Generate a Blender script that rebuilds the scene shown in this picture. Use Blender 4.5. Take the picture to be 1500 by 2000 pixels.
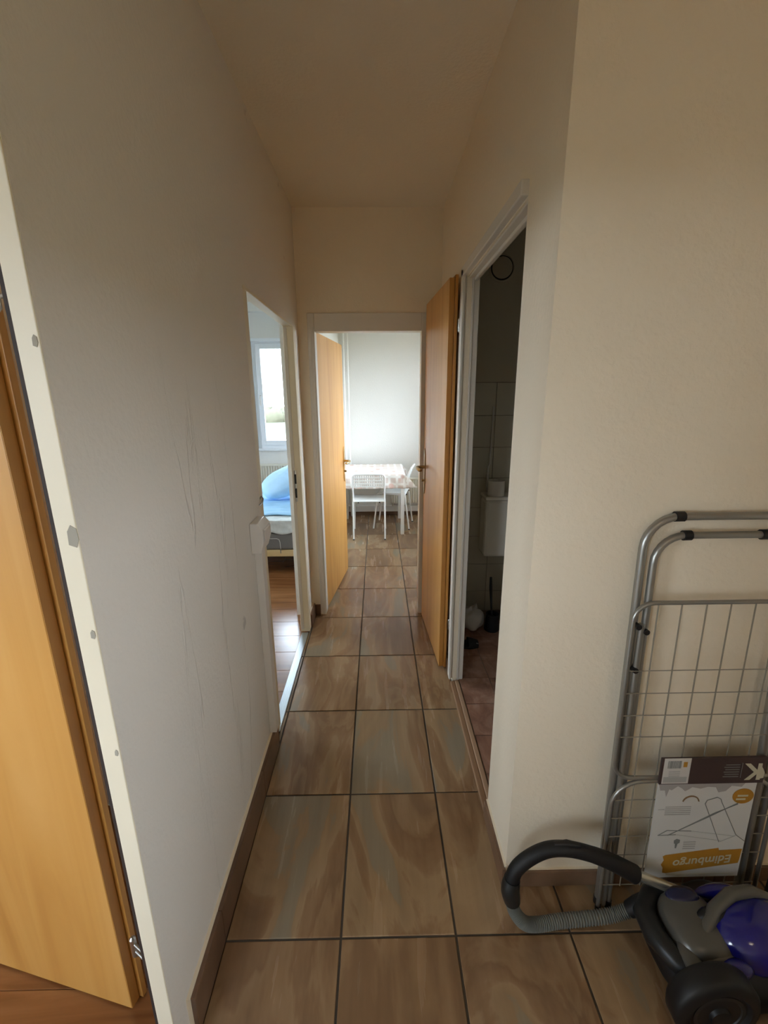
import bpy, bmesh, math, random
from mathutils import Vector, Matrix

random.seed(7)
for o in list(bpy.data.objects):
    bpy.data.objects.remove(o, do_unlink=True)
SC = bpy.context.scene
COL = SC.collection
PI = math.pi

# ------------------------------------------------------------------ camera, sky, portals, exposure
F_PX = 860.0
yaw, pitch, roll = math.radians(0.80), math.radians(14.91), math.radians(-0.41)
fwd = Vector((math.sin(yaw) * math.cos(pitch), math.cos(yaw) * math.cos(pitch), -math.sin(pitch)))
rgt = Vector((math.cos(yaw), -math.sin(yaw), 0))
up = rgt.cross(fwd)
r2 = rgt * math.cos(roll) + up * math.sin(roll)
u2 = -rgt * math.sin(roll) + up * math.cos(roll)
cam_d = bpy.data.cameras.new('camera')
cam = bpy.data.objects.new('camera', cam_d)
COL.objects.link(cam)
M = Matrix((r2, u2, -fwd)).transposed().to_4x4()
M.translation = (0, 0, 1.58)
cam.matrix_world = M
cam_d.sensor_fit = 'VERTICAL'
cam_d.sensor_height = 36
cam_d.sensor_width = 27
cam_d.lens = F_PX / 2000 * 36
cam_d.clip_start = 0.02
SC.camera = cam

SKY = 1.0
EXPOSURE = 4.5
LAMP = 0.4
w = bpy.data.worlds.new('overcast_sky')
SC.world = w
w.use_nodes = True
nt = w.node_tree
bgn = nt.nodes['Background']
tc = nt.nodes.new('ShaderNodeTexCoord')
sep = nt.nodes.new('ShaderNodeSeparateXYZ')
rmp = nt.nodes.new('ShaderNodeValToRGB')
nt.links.new(tc.outputs['Generated'], sep.inputs[0])
nt.links.new(sep.outputs['Z'], rmp.inputs[0])
rmp.color_ramp.elements[0].position = 0.0
rmp.color_ramp.elements[0].color = (0.80, 0.90, 1.0, 1)
rmp.color_ramp.elements[1].position = 1.0
rmp.color_ramp.elements[1].color = (0.62, 0.80, 1.0, 1)
nt.links.new(rmp.outputs[0], bgn.inputs['Color'])
bgn.inputs['Strength'].default_value = SKY


def portal(loc, rot, sx, sy):
    """guides daylight sampling through a window; gives off no light of its own"""
    l = bpy.data.lights.new('window_portal', 'AREA')
    l.shape = 'RECTANGLE'
    l.size, l.size_y = sx, sy
    l.cycles.is_portal = True
    o = bpy.data.objects.new('window_portal', l)
    o.location, o.rotation_euler = loc, rot
    COL.objects.link(o)


SC.view_settings.view_transform = 'Standard'
SC.view_settings.look = 'None'
SC.view_settings.gamma = 1
SC.view_settings.use_curve_mapping = False
SC.view_settings.exposure = EXPOSURE
SC.cycles.max_bounces = 16
SC.cycles.diffuse_bounces = 10
SC.cycles.glossy_bounces = 4
SC.cycles.transparent_max_bounces = 12
SC.cycles.sample_clamp_indirect = 6.0


# ------------------------------------------------------------------ materials
def srgb(r, g, b):
    f = lambda c: (c / 255 / 12.92) if c <= 10.3 else ((c / 255 + 0.055) / 1.055) ** 2.4
    return (f(r), f(g), f(b), 1)


MATS = {}


def new_mat(name):
    m = bpy.data.materials.new(name)
    m.use_nodes = True
    n = m.node_tree.nodes
    return m, n, m.node_tree.links, n['Principled BSDF']


def plain(name, col, rough=0.5, metal=0.0, bump=0.0, bscale=200, var=0.0, vscale=6, coat=0.0):
    if name in MATS:
        return MATS[name]
    m, n, l, b = new_mat(name)
    b.inputs['Base Color'].default_value = col
    b.inputs['Roughness'].default_value = rough
    b.inputs['Metallic'].default_value = metal
    b.inputs['Coat Weight'].default_value = coat
    t = n.new('ShaderNodeTexCoord')
    if var > 0:
        nz = n.new('ShaderNodeTexNoise')
        nz.inputs['Scale'].default_value = vscale
        nz.inputs['Detail'].default_value = 5
        l.new(t.outputs['Object'], nz.inputs['Vector'])
        mx = n.new('ShaderNodeMix')
        mx.data_type = 'RGBA'
        mx.inputs['A'].default_value = tuple(c * (1 - var) for c in col[:3]) + (1,)
        mx.inputs['B'].default_value = tuple(min(1, c * (1 + var)) for c in col[:3]) + (1,)
        l.new(nz.outputs['Fac'], mx.inputs['Factor'])
        l.new(mx.outputs['Result'], b.inputs['Base Color'])
    if bump > 0:
        nb = n.new('ShaderNodeTexNoise')
        nb.inputs['Scale'].default_value = bscale
        nb.inputs['Detail'].default_value = 3
        l.new(t.outputs['Object'], nb.inputs['Vector'])
        bp = n.new('ShaderNodeBump')
        bp.inputs['Strength'].default_value = bump
        bp.inputs['Distance'].default_value = 0.004
        l.new(nb.outputs['Fac'], bp.inputs['Height'])
        l.new(bp.outputs['Normal'], b.inputs['Normal'])
    MATS[name] = m
    return m


def ramp(n, stops):
    r = n.new('ShaderNodeValToRGB')
    e = r.color_ramp.elements
    e[0].position, e[0].color = stops[0]
    e[1].position, e[1].color = stops[-1]
    for p, c in stops[1:-1]:
        x = e.new(p)
        x.color = c
    return r


def plaster(name, col, cracks=False):
    """painted woodchip plaster: grain, faint roller marks, optional paint runs and scuffs"""
    m, n, l, b = new_mat(name)
    b.inputs['Roughness'].default_value = 0.75
    t = n.new('ShaderNodeTexCoord')
    big = n.new('ShaderNodeTexNoise')
    big.inputs['Scale'].default_value = 1.7
    big.inputs['Detail'].default_value = 4
    l.new(t.outputs['Object'], big.inputs['Vector'])
    mx = n.new('ShaderNodeMix')
    mx.data_type = 'RGBA'
    mx.inputs['A'].default_value = tuple(c * 0.96 for c in col[:3]) + (1,)
    mx.inputs['B'].default_value = tuple(min(1, c * 1.03) for c in col[:3]) + (1,)
    l.new(big.outputs['Fac'], mx.inputs['Factor'])
    out = mx.outputs['Result']
    g1 = n.new('ShaderNodeTexNoise')
    g1.inputs['Scale'].default_value = 75
    g1.inputs['Detail'].default_value = 3
    l.new(t.outputs['Object'], g1.inputs['Vector'])
    height = g1.outputs['Fac']
    if cracks:
        mp = n.new('ShaderNodeMapping')
        mp.inputs['Scale'].default_value = (9, 9, 0.75)
        l.new(t.outputs['Object'], mp.inputs['Vector'])
        c = n.new('ShaderNodeTexNoise')
        c.inputs['Scale'].default_value = 1.0
        c.inputs['Detail'].default_value = 5
        c.inputs['Distortion'].default_value = 0.6
        l.new(mp.outputs[0], c.inputs['Vector'])
        r1 = ramp(n, [(0.485, (0, 0, 0, 1)), (0.5, (1, 1, 1, 1)), (0.515, (0, 0, 0, 1))])
        l.new(c.outputs['Fac'], r1.inputs[0])
        # only in a band of the wall where the paint ran
        sp = n.new('ShaderNodeSeparateXYZ')
        l.new(t.outputs['Object'], sp.inputs[0])
        mr = n.new('ShaderNodeMapRange')
        mr.inputs['From Min'].default_value = 0.95
        mr.inputs['From Max'].default_value = 1.15
        l.new(sp.outputs['Y'], mr.inputs['Value'])
        mr2 = n.new('ShaderNodeMapRange')
        mr2.inputs['From Min'].default_value = 1.55
        mr2.inputs['From Max'].default_value = 1.4
        l.new(sp.outputs['Y'], mr2.inputs['Value'])
        mr3 = n.new('ShaderNodeMapRange')
        mr3.inputs['From Min'].default_value = 1.75
        mr3.inputs['From Max'].default_value = 1.3
        l.new(sp.outputs['Z'], mr3.inputs['Value'])
        k = r1.outputs['Color']
        for q in (mr, mr2, mr3):
            mu = n.new('ShaderNodeMath')
            mu.operation = 'MULTIPLY'
            l.new(k, mu.inputs[0])
            l.new(q.outputs[0], mu.inputs[1])
            k = mu.outputs[0]
        ad = n.new('ShaderNodeMath')
        ad.operation = 'MULTIPLY_ADD'
        l.new(k, ad.inputs[0])
        ad.inputs[1].default_value = 6.0
        l.new(height, ad.inputs[2])
        height = ad.outputs[0]
        # scuff marks
        sc = n.new('ShaderNodeTexNoise')
        sc.inputs['Scale'].default_value = 7.0
        sc.inputs['Detail'].default_value = 4
        l.new(t.outputs['Object'], sc.inputs['Vector'])
        r2_ = ramp(n, [(0.73, (0, 0, 0, 1)), (0.77, (1, 1, 1, 1))])
        l.new(sc.outputs['Fac'], r2_.inputs[0])
        mx2 = n.new('ShaderNodeMix')
        mx2.data_type = 'RGBA'
        l.new(out, mx2.inputs['A'])
        mx2.inputs['B'].default_value = (0.36, 0.33, 0.30, 1)
        mm = n.new('ShaderNodeMath')
        mm.operation = 'MULTIPLY'
        mm.inputs[1].default_value = 0.5
        l.new(r2_.outputs['Color'], mm.inputs[0])
        l.new(mm.outputs[0], mx2.inputs['Factor'])
        out = mx2.outputs['Result']
    l.new(out, b.inputs['Base Color'])
    bp = n.new('ShaderNodeBump')
    bp.inputs['Strength'].default_value = 0.45
    bp.inputs['Distance'].default_value = 0.004
    l.new(height, bp.inputs['Height'])
    l.new(bp.outputs['Normal'], b.inputs['Normal'])
    return m


def wood(name, c1, c2, c3, rough=0.4, sx=16, sz=0.9, axis='Z', coat=0.0):
    m, n, l, b = new_mat(name)
    b.inputs['Roughness'].default_value = rough
    b.inputs['Coat Weight'].default_value = coat
    b.inputs['Coat Roughness'].default_value = 0.25
    t = n.new('ShaderNodeTexCoord')
    oi = n.new('ShaderNodeObjectInfo')
    off = n.new('ShaderNodeVectorMath')
    off.operation = 'MULTIPLY_ADD'
    off.inputs[1].default_value = (1, 1, 1)
    sc = n.new('ShaderNodeMath')
    sc.operation = 'MULTIPLY'
    sc.inputs[1].default_value = 40
    l.new(oi.outputs['Random'], sc.inputs[0])
    l.new(t.outputs['Object'], off.inputs[0])
    l.new(sc.outputs[0], off.inputs[2])
    mp = n.new('ShaderNodeMapping')
    s = {'Z': (sx, sx, sz), 'X': (sz, sx, sx), 'Y': (sx, sz, sx)}[axis]
    mp.inputs['Scale'].default_value = s
    l.new(off.outputs[0], mp.inputs['Vector'])
    nz = n.new('ShaderNodeTexNoise')
    nz.inputs['Scale'].default_value = 1
    nz.inputs['Detail'].default_value = 7
    nz.inputs['Distortion'].default_value = 1.3
    l.new(mp.outputs[0], nz.inputs['Vector'])
    r = ramp(n, [(0.3, c1), (0.5, c2), (0.7, c3)])
    l.new(nz.outputs['Fac'], r.inputs[0])
    l.new(r.outputs[0], b.inputs['Base Color'])
    return m


def stone_tile(name, stops, sx=5.0, sy=1.2, rough=0.27, streak=0.25):
    """glazed stoneware: long veins along the tile, a different piece of vein on every tile"""
    m, n, l, b = new_mat(name)
    t = n.new('ShaderNodeTexCoord')
    oi = n.new('ShaderNodeObjectInfo')
    sc = n.new('ShaderNodeMath')
    sc.operation = 'MULTIPLY'
    sc.inputs[1].default_value = 53
    l.new(oi.outputs['Random'], sc.inputs[0])
    off = n.new('ShaderNodeVectorMath')
    off.operation = 'ADD'
    l.new(t.outputs['Object'], off.inputs[0])
    l.new(sc.outputs[0], off.inputs[1])
    mp = n.new('ShaderNodeMapping')
    mp.inputs['Scale'].default_value = (sx, sy, sx)
    l.new(off.outputs[0], mp.inputs['Vector'])
    nz = n.new('ShaderNodeTexNoise')
    nz.inputs['Scale'].default_value = 1
    nz.inputs['Detail'].default_value = 6
    nz.inputs['Roughness'].default_value = 0.5
    nz.inputs['Distortion'].default_value = 1.0
    l.new(mp.outputs[0], nz.inputs['Vector'])
    r = ramp(n, stops)
    l.new(nz.outputs['Fac'], r.inputs[0])
    mp2 = n.new('ShaderNodeMapping')
    mp2.inputs['Scale'].default_value = (sx * 9, sy * 2.2, sx * 9)
    l.new(off.outputs[0], mp2.inputs['Vector'])
    n2 = n.new('ShaderNodeTexNoise')
    n2.inputs['Scale'].default_value = 1
    n2.inputs['Detail'].default_value = 6
    l.new(mp2.outputs[0], n2.inputs['Vector'])
    mr = n.new('ShaderNodeMapRange')
    mr.inputs['From Min'].default_value = 0.25
    mr.inputs['From Max'].default_value = 0.75
    mr.inputs['To Min'].default_value = 1 - streak
    mr.inputs['To Max'].default_value = 1 + streak
    l.new(n2.outputs['Fac'], mr.inputs['Value'])
    vm = n.new('ShaderNodeVectorMath')
    vm.operation = 'MULTIPLY'
    l.new(r.outputs[0], vm.inputs[0])
    l.new(mr.outputs[0], vm.inputs[1])
    l.new(vm.outputs[0], b.inputs['Base Color'])
    rr = n.new('ShaderNodeMapRange')
    rr.inputs['To Min'].default_value = rough - 0.06
    rr.inputs['To Max'].default_value = rough + 0.12
    l.new(n2.outputs['Fac'], rr.inputs['Value'])
    l.new(rr.outputs[0], b.inputs['Roughness'])
    bp = n.new('ShaderNodeBump')
    bp.inputs['Strength'].default_value = 0.05
    bp.inputs['Distance'].default_value = 0.003
    l.new(n2.outputs['Fac'], bp.inputs['Height'])
    l.new(bp.outputs['Normal'], b.inputs['Normal'])
    return m


def glass_mat(name, tint=(1, 1, 1, 1)):
    m = bpy.data.materials.new(name)
    m.use_nodes = True
    n, l = m.node_tree.nodes, m.node_tree.links
    n.remove(n['Principled BSDF'])
    tr = n.new('ShaderNodeBsdfTransparent')
    tr.inputs['Color'].default_value = tint
    gl = n.new('ShaderNodeBsdfGlossy')
    gl.inputs['Roughness'].default_value = 0.02
    fr = n.new('ShaderNodeFresnel')
    fr.inputs['IOR'].default_value = 1.45
    mx = n.new('ShaderNodeMixShader')
    l.new(fr.outputs[0], mx.inputs[0])
    l.new(tr.outputs[0], mx.inputs[1])
    l.new(gl.outputs[0], mx.inputs[2])
    l.new(mx.outputs[0], n['Material Output'].inputs[0])
    return m


def plaid_mat():
    """white cloth woven with pale beige checks and a few faded rose flowers (uses the cloth's own UV)"""
    m, n, l, b = new_mat('plaid_cloth')
    b.inputs['Roughness'].default_value = 0.8
    uv = n.new('ShaderNodeTexCoord')
    sp = n.new('ShaderNodeSeparateXYZ')
    l.new(uv.outputs['UV'], sp.inputs[0])

    def stripe(out, period, width):
        a = n.new('ShaderNodeMath')
        a.operation = 'DIVIDE'
        a.inputs[1].default_value = period
        l.new(out, a.inputs[0])
        f = n.new('ShaderNodeMath')
        f.operation = 'FRACT'
        l.new(a.outputs[0], f.inputs[0])
        g = n.new('ShaderNodeMath')
        g.operation = 'LESS_THAN'
        g.inputs[1].default_value = width
        l.new(f.outputs[0], g.inputs[0])
        return g.outputs[0]
    sx = stripe(sp.outputs['X'], 0.085, 0.32)
    sy = stripe(sp.outputs['Y'], 0.085, 0.32)
    mxx = n.new('ShaderNodeMath')
    mxx.operation = 'MAXIMUM'
    l.new(sx, mxx.inputs[0])
    l.new(sy, mxx.inputs[1])
    mx = n.new('ShaderNodeMix')
    mx.data_type = 'RGBA'
    mx.inputs['A'].default_value = srgb(226, 212, 202)
    mx.inputs['B'].default_value = srgb(246, 242, 236)
    l.new(mxx.outputs[0], mx.inputs['Factor'])
    vo = n.new('ShaderNodeTexVoronoi')
    vo.inputs['Scale'].default_value = 6.5
    l.new(uv.outputs['UV'], vo.inputs['Vector'])
    r = ramp(n, [(0.16, (1, 1, 1, 1)), (0.24, (0, 0, 0, 1))])
    l.new(vo.outputs['Distance'], r.inputs[0])
    m2 = n.new('ShaderNodeMix')
    m2.data_type = 'RGBA'
    l.new(mx.outputs['Result'], m2.inputs['A'])
    m2.inputs['B'].default_value = srgb(214, 168, 150)
    q = n.new('ShaderNodeMath')
    q.operation = 'MULTIPLY'
    q.inputs[1].default_value = 0.7
    l.new(r.outputs[0], q.inputs[0])
    l.new(q.outputs[0], m2.inputs['Factor'])
    l.new(m2.outputs['Result'], b.inputs['Base Color'])
    return m


WALL = plaster('plaster_white', (0.83, 0.735, 0.575, 1))
WALL_L = plaster('plaster_worn', (0.78, 0.735, 0.66, 1), cracks=True)
WALL_COOL = plaster('plaster_cool', (0.78, 0.77, 0.735, 1))
CEIL = plaster('ceiling_paint', (0.84, 0.765, 0.63, 1))
FRAME = plain('frame_paint', (0.70, 0.66, 0.59, 1), 0.4)
FRAME_Y = plain('cream_frame_paint', (0.80, 0.725, 0.56, 1), 0.45, bump=0.08, bscale=60, var=0.05)
GAP_DARK = plain('dark_gap_fill', (0.035, 0.022, 0.018, 1), 0.7)  # dark brown fill for the gap between frame and leaf
GROUT = plain('grout', (0.085, 0.07, 0.055, 1), 0.9, bump=0.2)
GROUT_PALE = plain('grout_pale', (0.20, 0.17, 0.14, 1), 0.9)
BEECH = wood('beech_veneer', (0.52, 0.24, 0.05, 1), (0.60, 0.30, 0.07, 1), (0.65, 0.345, 0.095, 1), 0.40, 9, 0.7, coat=0.15)
BEECH_SHADE = wood('beech_shaded_edge', (0.40, 0.17, 0.03, 1), (0.48, 0.22, 0.045, 1), (0.54, 0.27, 0.06, 1), 0.45, 20, 0.5)  # darker beech copy: shade on faces turned from the light, put into the colour
TILE = stone_tile('stoneware', [(0.28, (0.2237, 0.1322, 0.0695, 1)), (0.40, (0.2445, 0.1446, 0.0760, 1)), (0.455, (0.3225, 0.2014, 0.1066, 1)), (0.475, (0.2549, 0.1498, 0.0788, 1)),
                                (0.53, (0.3121, 0.1911, 0.1020, 1)), (0.55, (0.3849, 0.2581, 0.1437, 1)), (0.60, (0.3433, 0.2272, 0.1251, 1)), (0.615, (0.2965, 0.2324, 0.1530, 1)), (0.70, (0.2809, 0.2324, 0.1622, 1)), (0.80, (0.3121, 0.2220, 0.1344, 1))], 3.0, 0.95, 0.22, 0.14)
TILE_SK = stone_tile('stoneware_skirting', [(0.3, (0.10, 0.052, 0.03, 1)), (0.5, (0.17, 0.095, 0.055, 1)), (0.7, (0.23, 0.14, 0.085, 1))], 1.2, 3.5, 0.35)
TILE_B = stone_tile('bath_floor_tile', [(0.3, (0.21, 0.10, 0.065, 1)), (0.5, (0.33, 0.175, 0.115, 1)), (0.66, (0.42, 0.26, 0.19, 1))], 9, 9, 0.3, 0.12)
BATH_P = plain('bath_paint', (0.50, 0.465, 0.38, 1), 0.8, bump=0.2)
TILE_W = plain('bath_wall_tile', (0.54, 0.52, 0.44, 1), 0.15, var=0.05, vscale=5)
LAM = wood('laminate', (0.17, 0.062, 0.02, 1), (0.25, 0.10, 0.033, 1), (0.32, 0.14, 0.05, 1), 0.22, 14, 1.1, 'X', coat=0.6)
WHITE_PL = plain('white_plastic', (0.80, 0.78, 0.75, 1), 0.35)
WIN_PVC = plain('window_pvc', (0.82, 0.85, 0.88, 1), 0.3)
WHITE_MT = plain('white_lacquer', (0.86, 0.86, 0.83, 1), 0.3)
RAD = plain('radiator_enamel', (0.80, 0.77, 0.66, 1), 0.35)
BRASS = plain('brass', (0.72, 0.48, 0.17, 1), 0.25, 1.0)
BRASS_D = plain('aged_brass', (0.36, 0.26, 0.13, 1), 0.35, 1.0)
STEEL = plain('brushed_steel', (0.55, 0.55, 0.53, 1), 0.33, 1.0)
ALU = plain('aluminium_strip', (0.62, 0.68, 0.72, 1), 0.35, 0.9)
RACK_MT = plain('rack_grey_tube', (0.34, 0.335, 0.31, 1), 0.3, 0.75)
RACK_WIRE = plain('rack_wire', (0.30, 0.27, 0.21, 1), 0.45, 0.3)
BLACK = plain('black_plastic', (0.006, 0.006, 0.007, 1), 0.5)
BLACK_S = plain('black_soft_grip', (0.006, 0.0055, 0.006, 1), 0.6, bump=0.1)
GREY_D = plain('dark_grey_plastic', (0.014, 0.015, 0.015, 1), 0.4)
SILVER = plain('silver_plastic', (0.12, 0.115, 0.10, 1), 0.32, 0.3)
BLUE = plain('blue_plastic', (0.006, 0.006, 0.17, 1), 0.15, coat=0.6)
HOSE = plain('hose_grey', (0.19, 0.195, 0.175, 1), 0.45)
TUBE_MT = plain('telescopic_tube', (0.62, 0.60, 0.52, 1), 0.25, 0.8)
CARD = plain('card_white', (0.62, 0.62, 0.60, 1), 0.6)
CARD_BR = plain('card_brown', (0.055, 0.032, 0.03, 1), 0.6)
CARD_OR = plain('card_orange', (0.42, 0.20, 0.02, 1), 0.6)
INK = plain('ink_grey', (0.20, 0.21, 0.20, 1), 0.7)
INK_L = plain('ink_pale', (0.40, 0.40, 0.385, 1), 0.7)
PAPER = plain('sticker_white', (0.60, 0.58, 0.55, 1), 0.6)
CREAM = plain('cream_print', (0.52, 0.49, 0.36, 1), 0.7)
SHEET_B = plain('blue_bedding', (0.36, 0.62, 0.86, 1), 0.8, var=0.16, vscale=7, bump=0.3, bscale=30)
SHEET_W = plain('white_bedding', (0.62, 0.66, 0.64, 1), 0.85, var=0.28, vscale=22, bump=0.4, bscale=40)
MATT_G = plain('grey_mattress', (0.17, 0.165, 0.155, 1), 0.85, bump=0.2)
PIPING = plain('piping', (0.50, 0.49, 0.45, 1), 0.7)
PINE = wood('pine', (0.55, 0.38, 0.17, 1), (0.66, 0.47, 0.23, 1), (0.72, 0.54, 0.29, 1), 0.5, 12, 0.8, 'X')
PILLOW = plain('pillow_cotton', (0.40, 0.62, 0.82, 1), 0.8, var=0.12, vscale=10, bump=0.3, bscale=40)
CERAMIC = plain('ceramic', (0.80, 0.79, 0.74, 1), 0.12)
TISSUE = plain('tissue', (0.80, 0.78, 0.74, 1), 0.9)
BAG = plain('bag_plastic', (0.55, 0.53, 0.50, 1), 0.35, bump=0.3, bscale=60)
GRASS = plain('field_grass', (0.042, 0.050, 0.020, 1), 0.9, var=0.3, vscale=0.4)
HEDGE = plain('hedge_leaves', (0.060, 0.056, 0.032, 1), 0.9, var=0.4, vscale=3)
GLASS = glass_mat('window_glass')
PLAID = plaid_mat()


# ------------------------------------------------------------------ mesh helpers
class MB:
    def __init__(self):
        self.v, self.f = [], []

    def add(self, vs, fs):
        k = len(self.v)
        self.v += [tuple(p) for p in vs]
        self.f += [tuple(i + k for i in f) for f in fs]
        return self

    def box(self, x0, x1, y0, y1, z0, z1, T=None):
        vs = [Vector((x, y, z)) for z in (z0, z1) for y in (y0, y1) for x in (x0, x1)]
        if T:
            vs = [T @ p for p in vs]
        return self.add(vs, [(0, 2, 3, 1), (4, 5, 7, 6), (0, 1, 5, 4), (2, 6, 7, 3), (0, 4, 6, 2), (1, 3, 7, 5)])

    def tube(self, pts, r, seg=10, closed=False, caps=True):
        pts = [Vector(p) for p in pts]
        n = len(pts)
        rs = r if isinstance(r, (list, tuple)) else [r] * n
        rings, prev = [], None
        for i, p in enumerate(pts):
            if closed:
                d = (pts[(i + 1) % n] - pts[i - 1])
            else:
                d = (pts[min(i + 1, n - 1)] - pts[max(i - 1, 0)])
            d.normalize()
            if prev is None:
                a = Vector((0, 0, 1)) if abs(d.z) < 0.9 else Vector((1, 0, 0))
                u = d.cross(a).normalized()
            else:
                u = (prev - d * prev.dot(d)).normalized()
            prev = u
            w_ = d.cross(u)
            rings.append([p + (u * math.cos(2 * PI * k / seg) + w_ * math.sin(2 * PI * k / seg)) * rs[i] for k in range(seg)])
        vs = [q for ring in rings for q in ring]
        fs = []
        m_ = n if closed else n - 1
        for i in range(m_):
            for k in range(seg):
                a, b_ = i * seg + k, i * seg + (k + 1) % seg
                c, d_ = ((i + 1) % n) * seg + (k + 1) % seg, ((i + 1) % n) * seg + k
                fs.append((a, b_, c, d_))
        if caps and not closed:
            fs.append(tuple(reversed(range(seg))))
            fs.append(tuple(range((n - 1) * seg, n * seg)))
        return self.add(vs, fs)

    def lathe(self, prof, seg=32, T=None):
        """prof: (radius, height) pairs turned about local Z"""
        vs, fs = [], []
        for r, h in prof:
            for k in range(seg):
                a = 2 * PI * k / seg
                vs.append(Vector((r * math.cos(a), r * math.sin(a), h)))
        if T:
            vs = [T @ p for p in vs]
        for i in range(len(prof) - 1):
            for k in range(seg):
                fs.append((i * seg + k, i * seg + (k + 1) % seg, (i + 1) * seg + (k + 1) % seg, (i + 1) * seg + k))
        fs.append(tuple(reversed(range(seg))))
        fs.append(tuple(range((len(prof) - 1) * seg, len(prof) * seg)))
        return self.add(vs, fs)

    def grid(self, fn, nu, nv):
        vs = [fn(i / nu, j / nv) for j in range(nv + 1) for i in range(nu + 1)]
        fs = [(j * (nu + 1) + i, j * (nu + 1) + i + 1, (j + 1) * (nu + 1) + i + 1, (j + 1) * (nu + 1) + i) for j in range(nv) for i in range(nu)]
        return self.add(vs, fs)

    def prism(self, poly, y0, y1, T=None):
        """polygon of (x, z), extruded from y0 to y1"""
        n = len(poly)
        vs = [Vector((x, y, z)) for y in (y0, y1) for x, z in poly]
        if T:
            vs = [T @ p for p in vs]
        fs = [tuple(range(n)), tuple(reversed(range(n, 2 * n)))]
        fs += [(i, i + n, (i + 1) % n + n, (i + 1) % n) for i in range(n)]
        return self.add(vs, fs)

    def ellipsoid(self, c, r, nu=28, nv=16, p=1.0, noise=0.0):
        c = Vector(c)
        rnd = random.Random(3)
        ph = [rnd.uniform(0, 6) for _ in range(6)]

        def sg(x, e):
            return math.copysign(abs(x) ** e, x)
        vs, fs = [], []
        for j in range(nv + 1):
            b_ = -PI / 2 + PI * j / nv
            for i in range(nu):
                a = 2 * PI * i / nu
                q = 1 + noise * (math.sin(3 * a + ph[0] + 2 * b_) + math.sin(5 * a + ph[1]) * math.cos(4 * b_ + ph[2]))
                vs.append(c + Vector((r[0] * sg(math.cos(b_), p) * sg(math.cos(a), p) * q, r[1] * sg(math.cos(b_), p) * sg(math.sin(a), p) * q, r[2] * sg(math.sin(b_), p) * q)))
        for j in range(nv):
            for i in range(nu):
                fs.append((j * nu + i, j * nu + (i + 1) % nu, (j + 1) * nu + (i + 1) % nu, (j + 1) * nu + i))
        return self.add(vs, fs)

    def mesh(self, name, smooth=False):
        me = bpy.data.meshes.new(name)
        me.from_pydata(self.v, [], self.f)
        bm = bmesh.new()
        bm.from_mesh(me)
        if smooth:
            bmesh.ops.remove_doubles(bm, verts=bm.verts, dist=1e-6)
        bmesh.ops.recalc_face_normals(bm, faces=bm.faces)
        bm.to_mesh(me)
        bm.free()
        if smooth:
            for p in me.polygons:
                p.use_smooth = True
            me.set_sharp_from_angle(angle=math.radians(50))
        return me

    def build(self, name, mat, parent=None, smooth=False, bevel=0.0, kind=None, label=None):
        me = self.mesh(name, smooth)
        me.materials.append(mat)
        return link(name, me, parent, bevel, kind, label)


def link(name, me, parent=None, bevel=0.0, kind=None, label=None):
    o = bpy.data.objects.new(name, me)
    COL.objects.link(o)
    if parent is not None:
        o.parent = parent
        o.matrix_parent_inverse = world_of(parent).inverted()
    if bevel:
        bv = o.modifiers.new('edge', 'BEVEL')
        bv.width = bevel
        bv.segments = 2
        bv.limit_method = 'ANGLE'
    if kind:
        o['kind'] = kind
    if label:
        o['label'] = label
    return o


def world_of(o):
    m = o.matrix_basis.copy()
    if o.parent is not None:
        m = world_of(o.parent) @ o.matrix_parent_inverse @ m
    return m


def empty(name, loc=(0, 0, 0)):
    o = bpy.data.objects.new(name, None)
    o.location = loc
    o.empty_display_size = 0.05
    COL.objects.link(o)
    return o


def tag(o, label, cat, group=None):
    o['label'], o['category'] = label, cat
    if group:
        o['group'] = group
    return o


def struct(o):
    o['kind'] = 'structure'
    return o


def arc(c, r, a0, a1, n, plane='xz', y=0.0):
    out = []
    for i in range(n + 1):
        a = math.radians(a0 + (a1 - a0) * i / n)
        out.append((c[0] + r * math.cos(a), c[1] + r * math.sin(a)))
    return out


# ------------------------------------------------------------------ room shell
XL, XLI = -0.492, -0.545         # corridor face and room face of the wall on the bedroom side
XR, XRI = 0.41, 0.465            # corridor face and bath face of the wall on the bath side
YF0, YF1 = 2.985, 3.06           # end wall of the corridor
YW = 5.8                         # outer wall of kitchen and bedroom
ZC = 2.654
YJ = 0.745                       # wall end at the near doorway
T0 = 0.9532
TD = 0.4951
TW = 0.3472
XA = -0.1254


def wall(name, mat, boxes, bevel=0.0):
    m_ = MB()
    for bx in boxes:
        m_.box(*bx)
    return struct(m_.build(name, mat, bevel=bevel))


wall('wall_left', WALL_L, [(XLI, XL, 0.79, 1.79, 0, ZC), (-0.520, XL, 0.6975, 0.79, 0, 2.02), (XLI, XL, 1.79, 2.79, 1.978, ZC), (XLI, XL, 2.79, YF0, 0, ZC),
                           (XLI, XL, -0.65, 0.79, 2.02, ZC), (XLI, XL, -2.0, -0.65, 0, ZC)])
wall('wall_left', WALL_COOL, [(-0.61, -0.47, YF1, YW, 0, ZC), (-0.61, XL, YF0, YF1, 0, ZC)])
wall('wall_far', WALL, [(XL, -0.392, YF0, YF1, 0, ZC), (-0.392, 0.289, YF0, YF1, 1.97, ZC), (0.289, 2.1, YF0, YF1, 0, ZC)])
wall('wall_right', WALL, [(XR, XRI, 1.345, 2.16, 2.085, ZC), (XR, XRI, 2.16, YF0, 0, ZC)])
wall('wall_front', WALL, [(XR, 1.9, 1.10, 1.22, 0, ZC), (XR, XRI, 1.22, 1.345, 0, ZC)])
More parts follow.
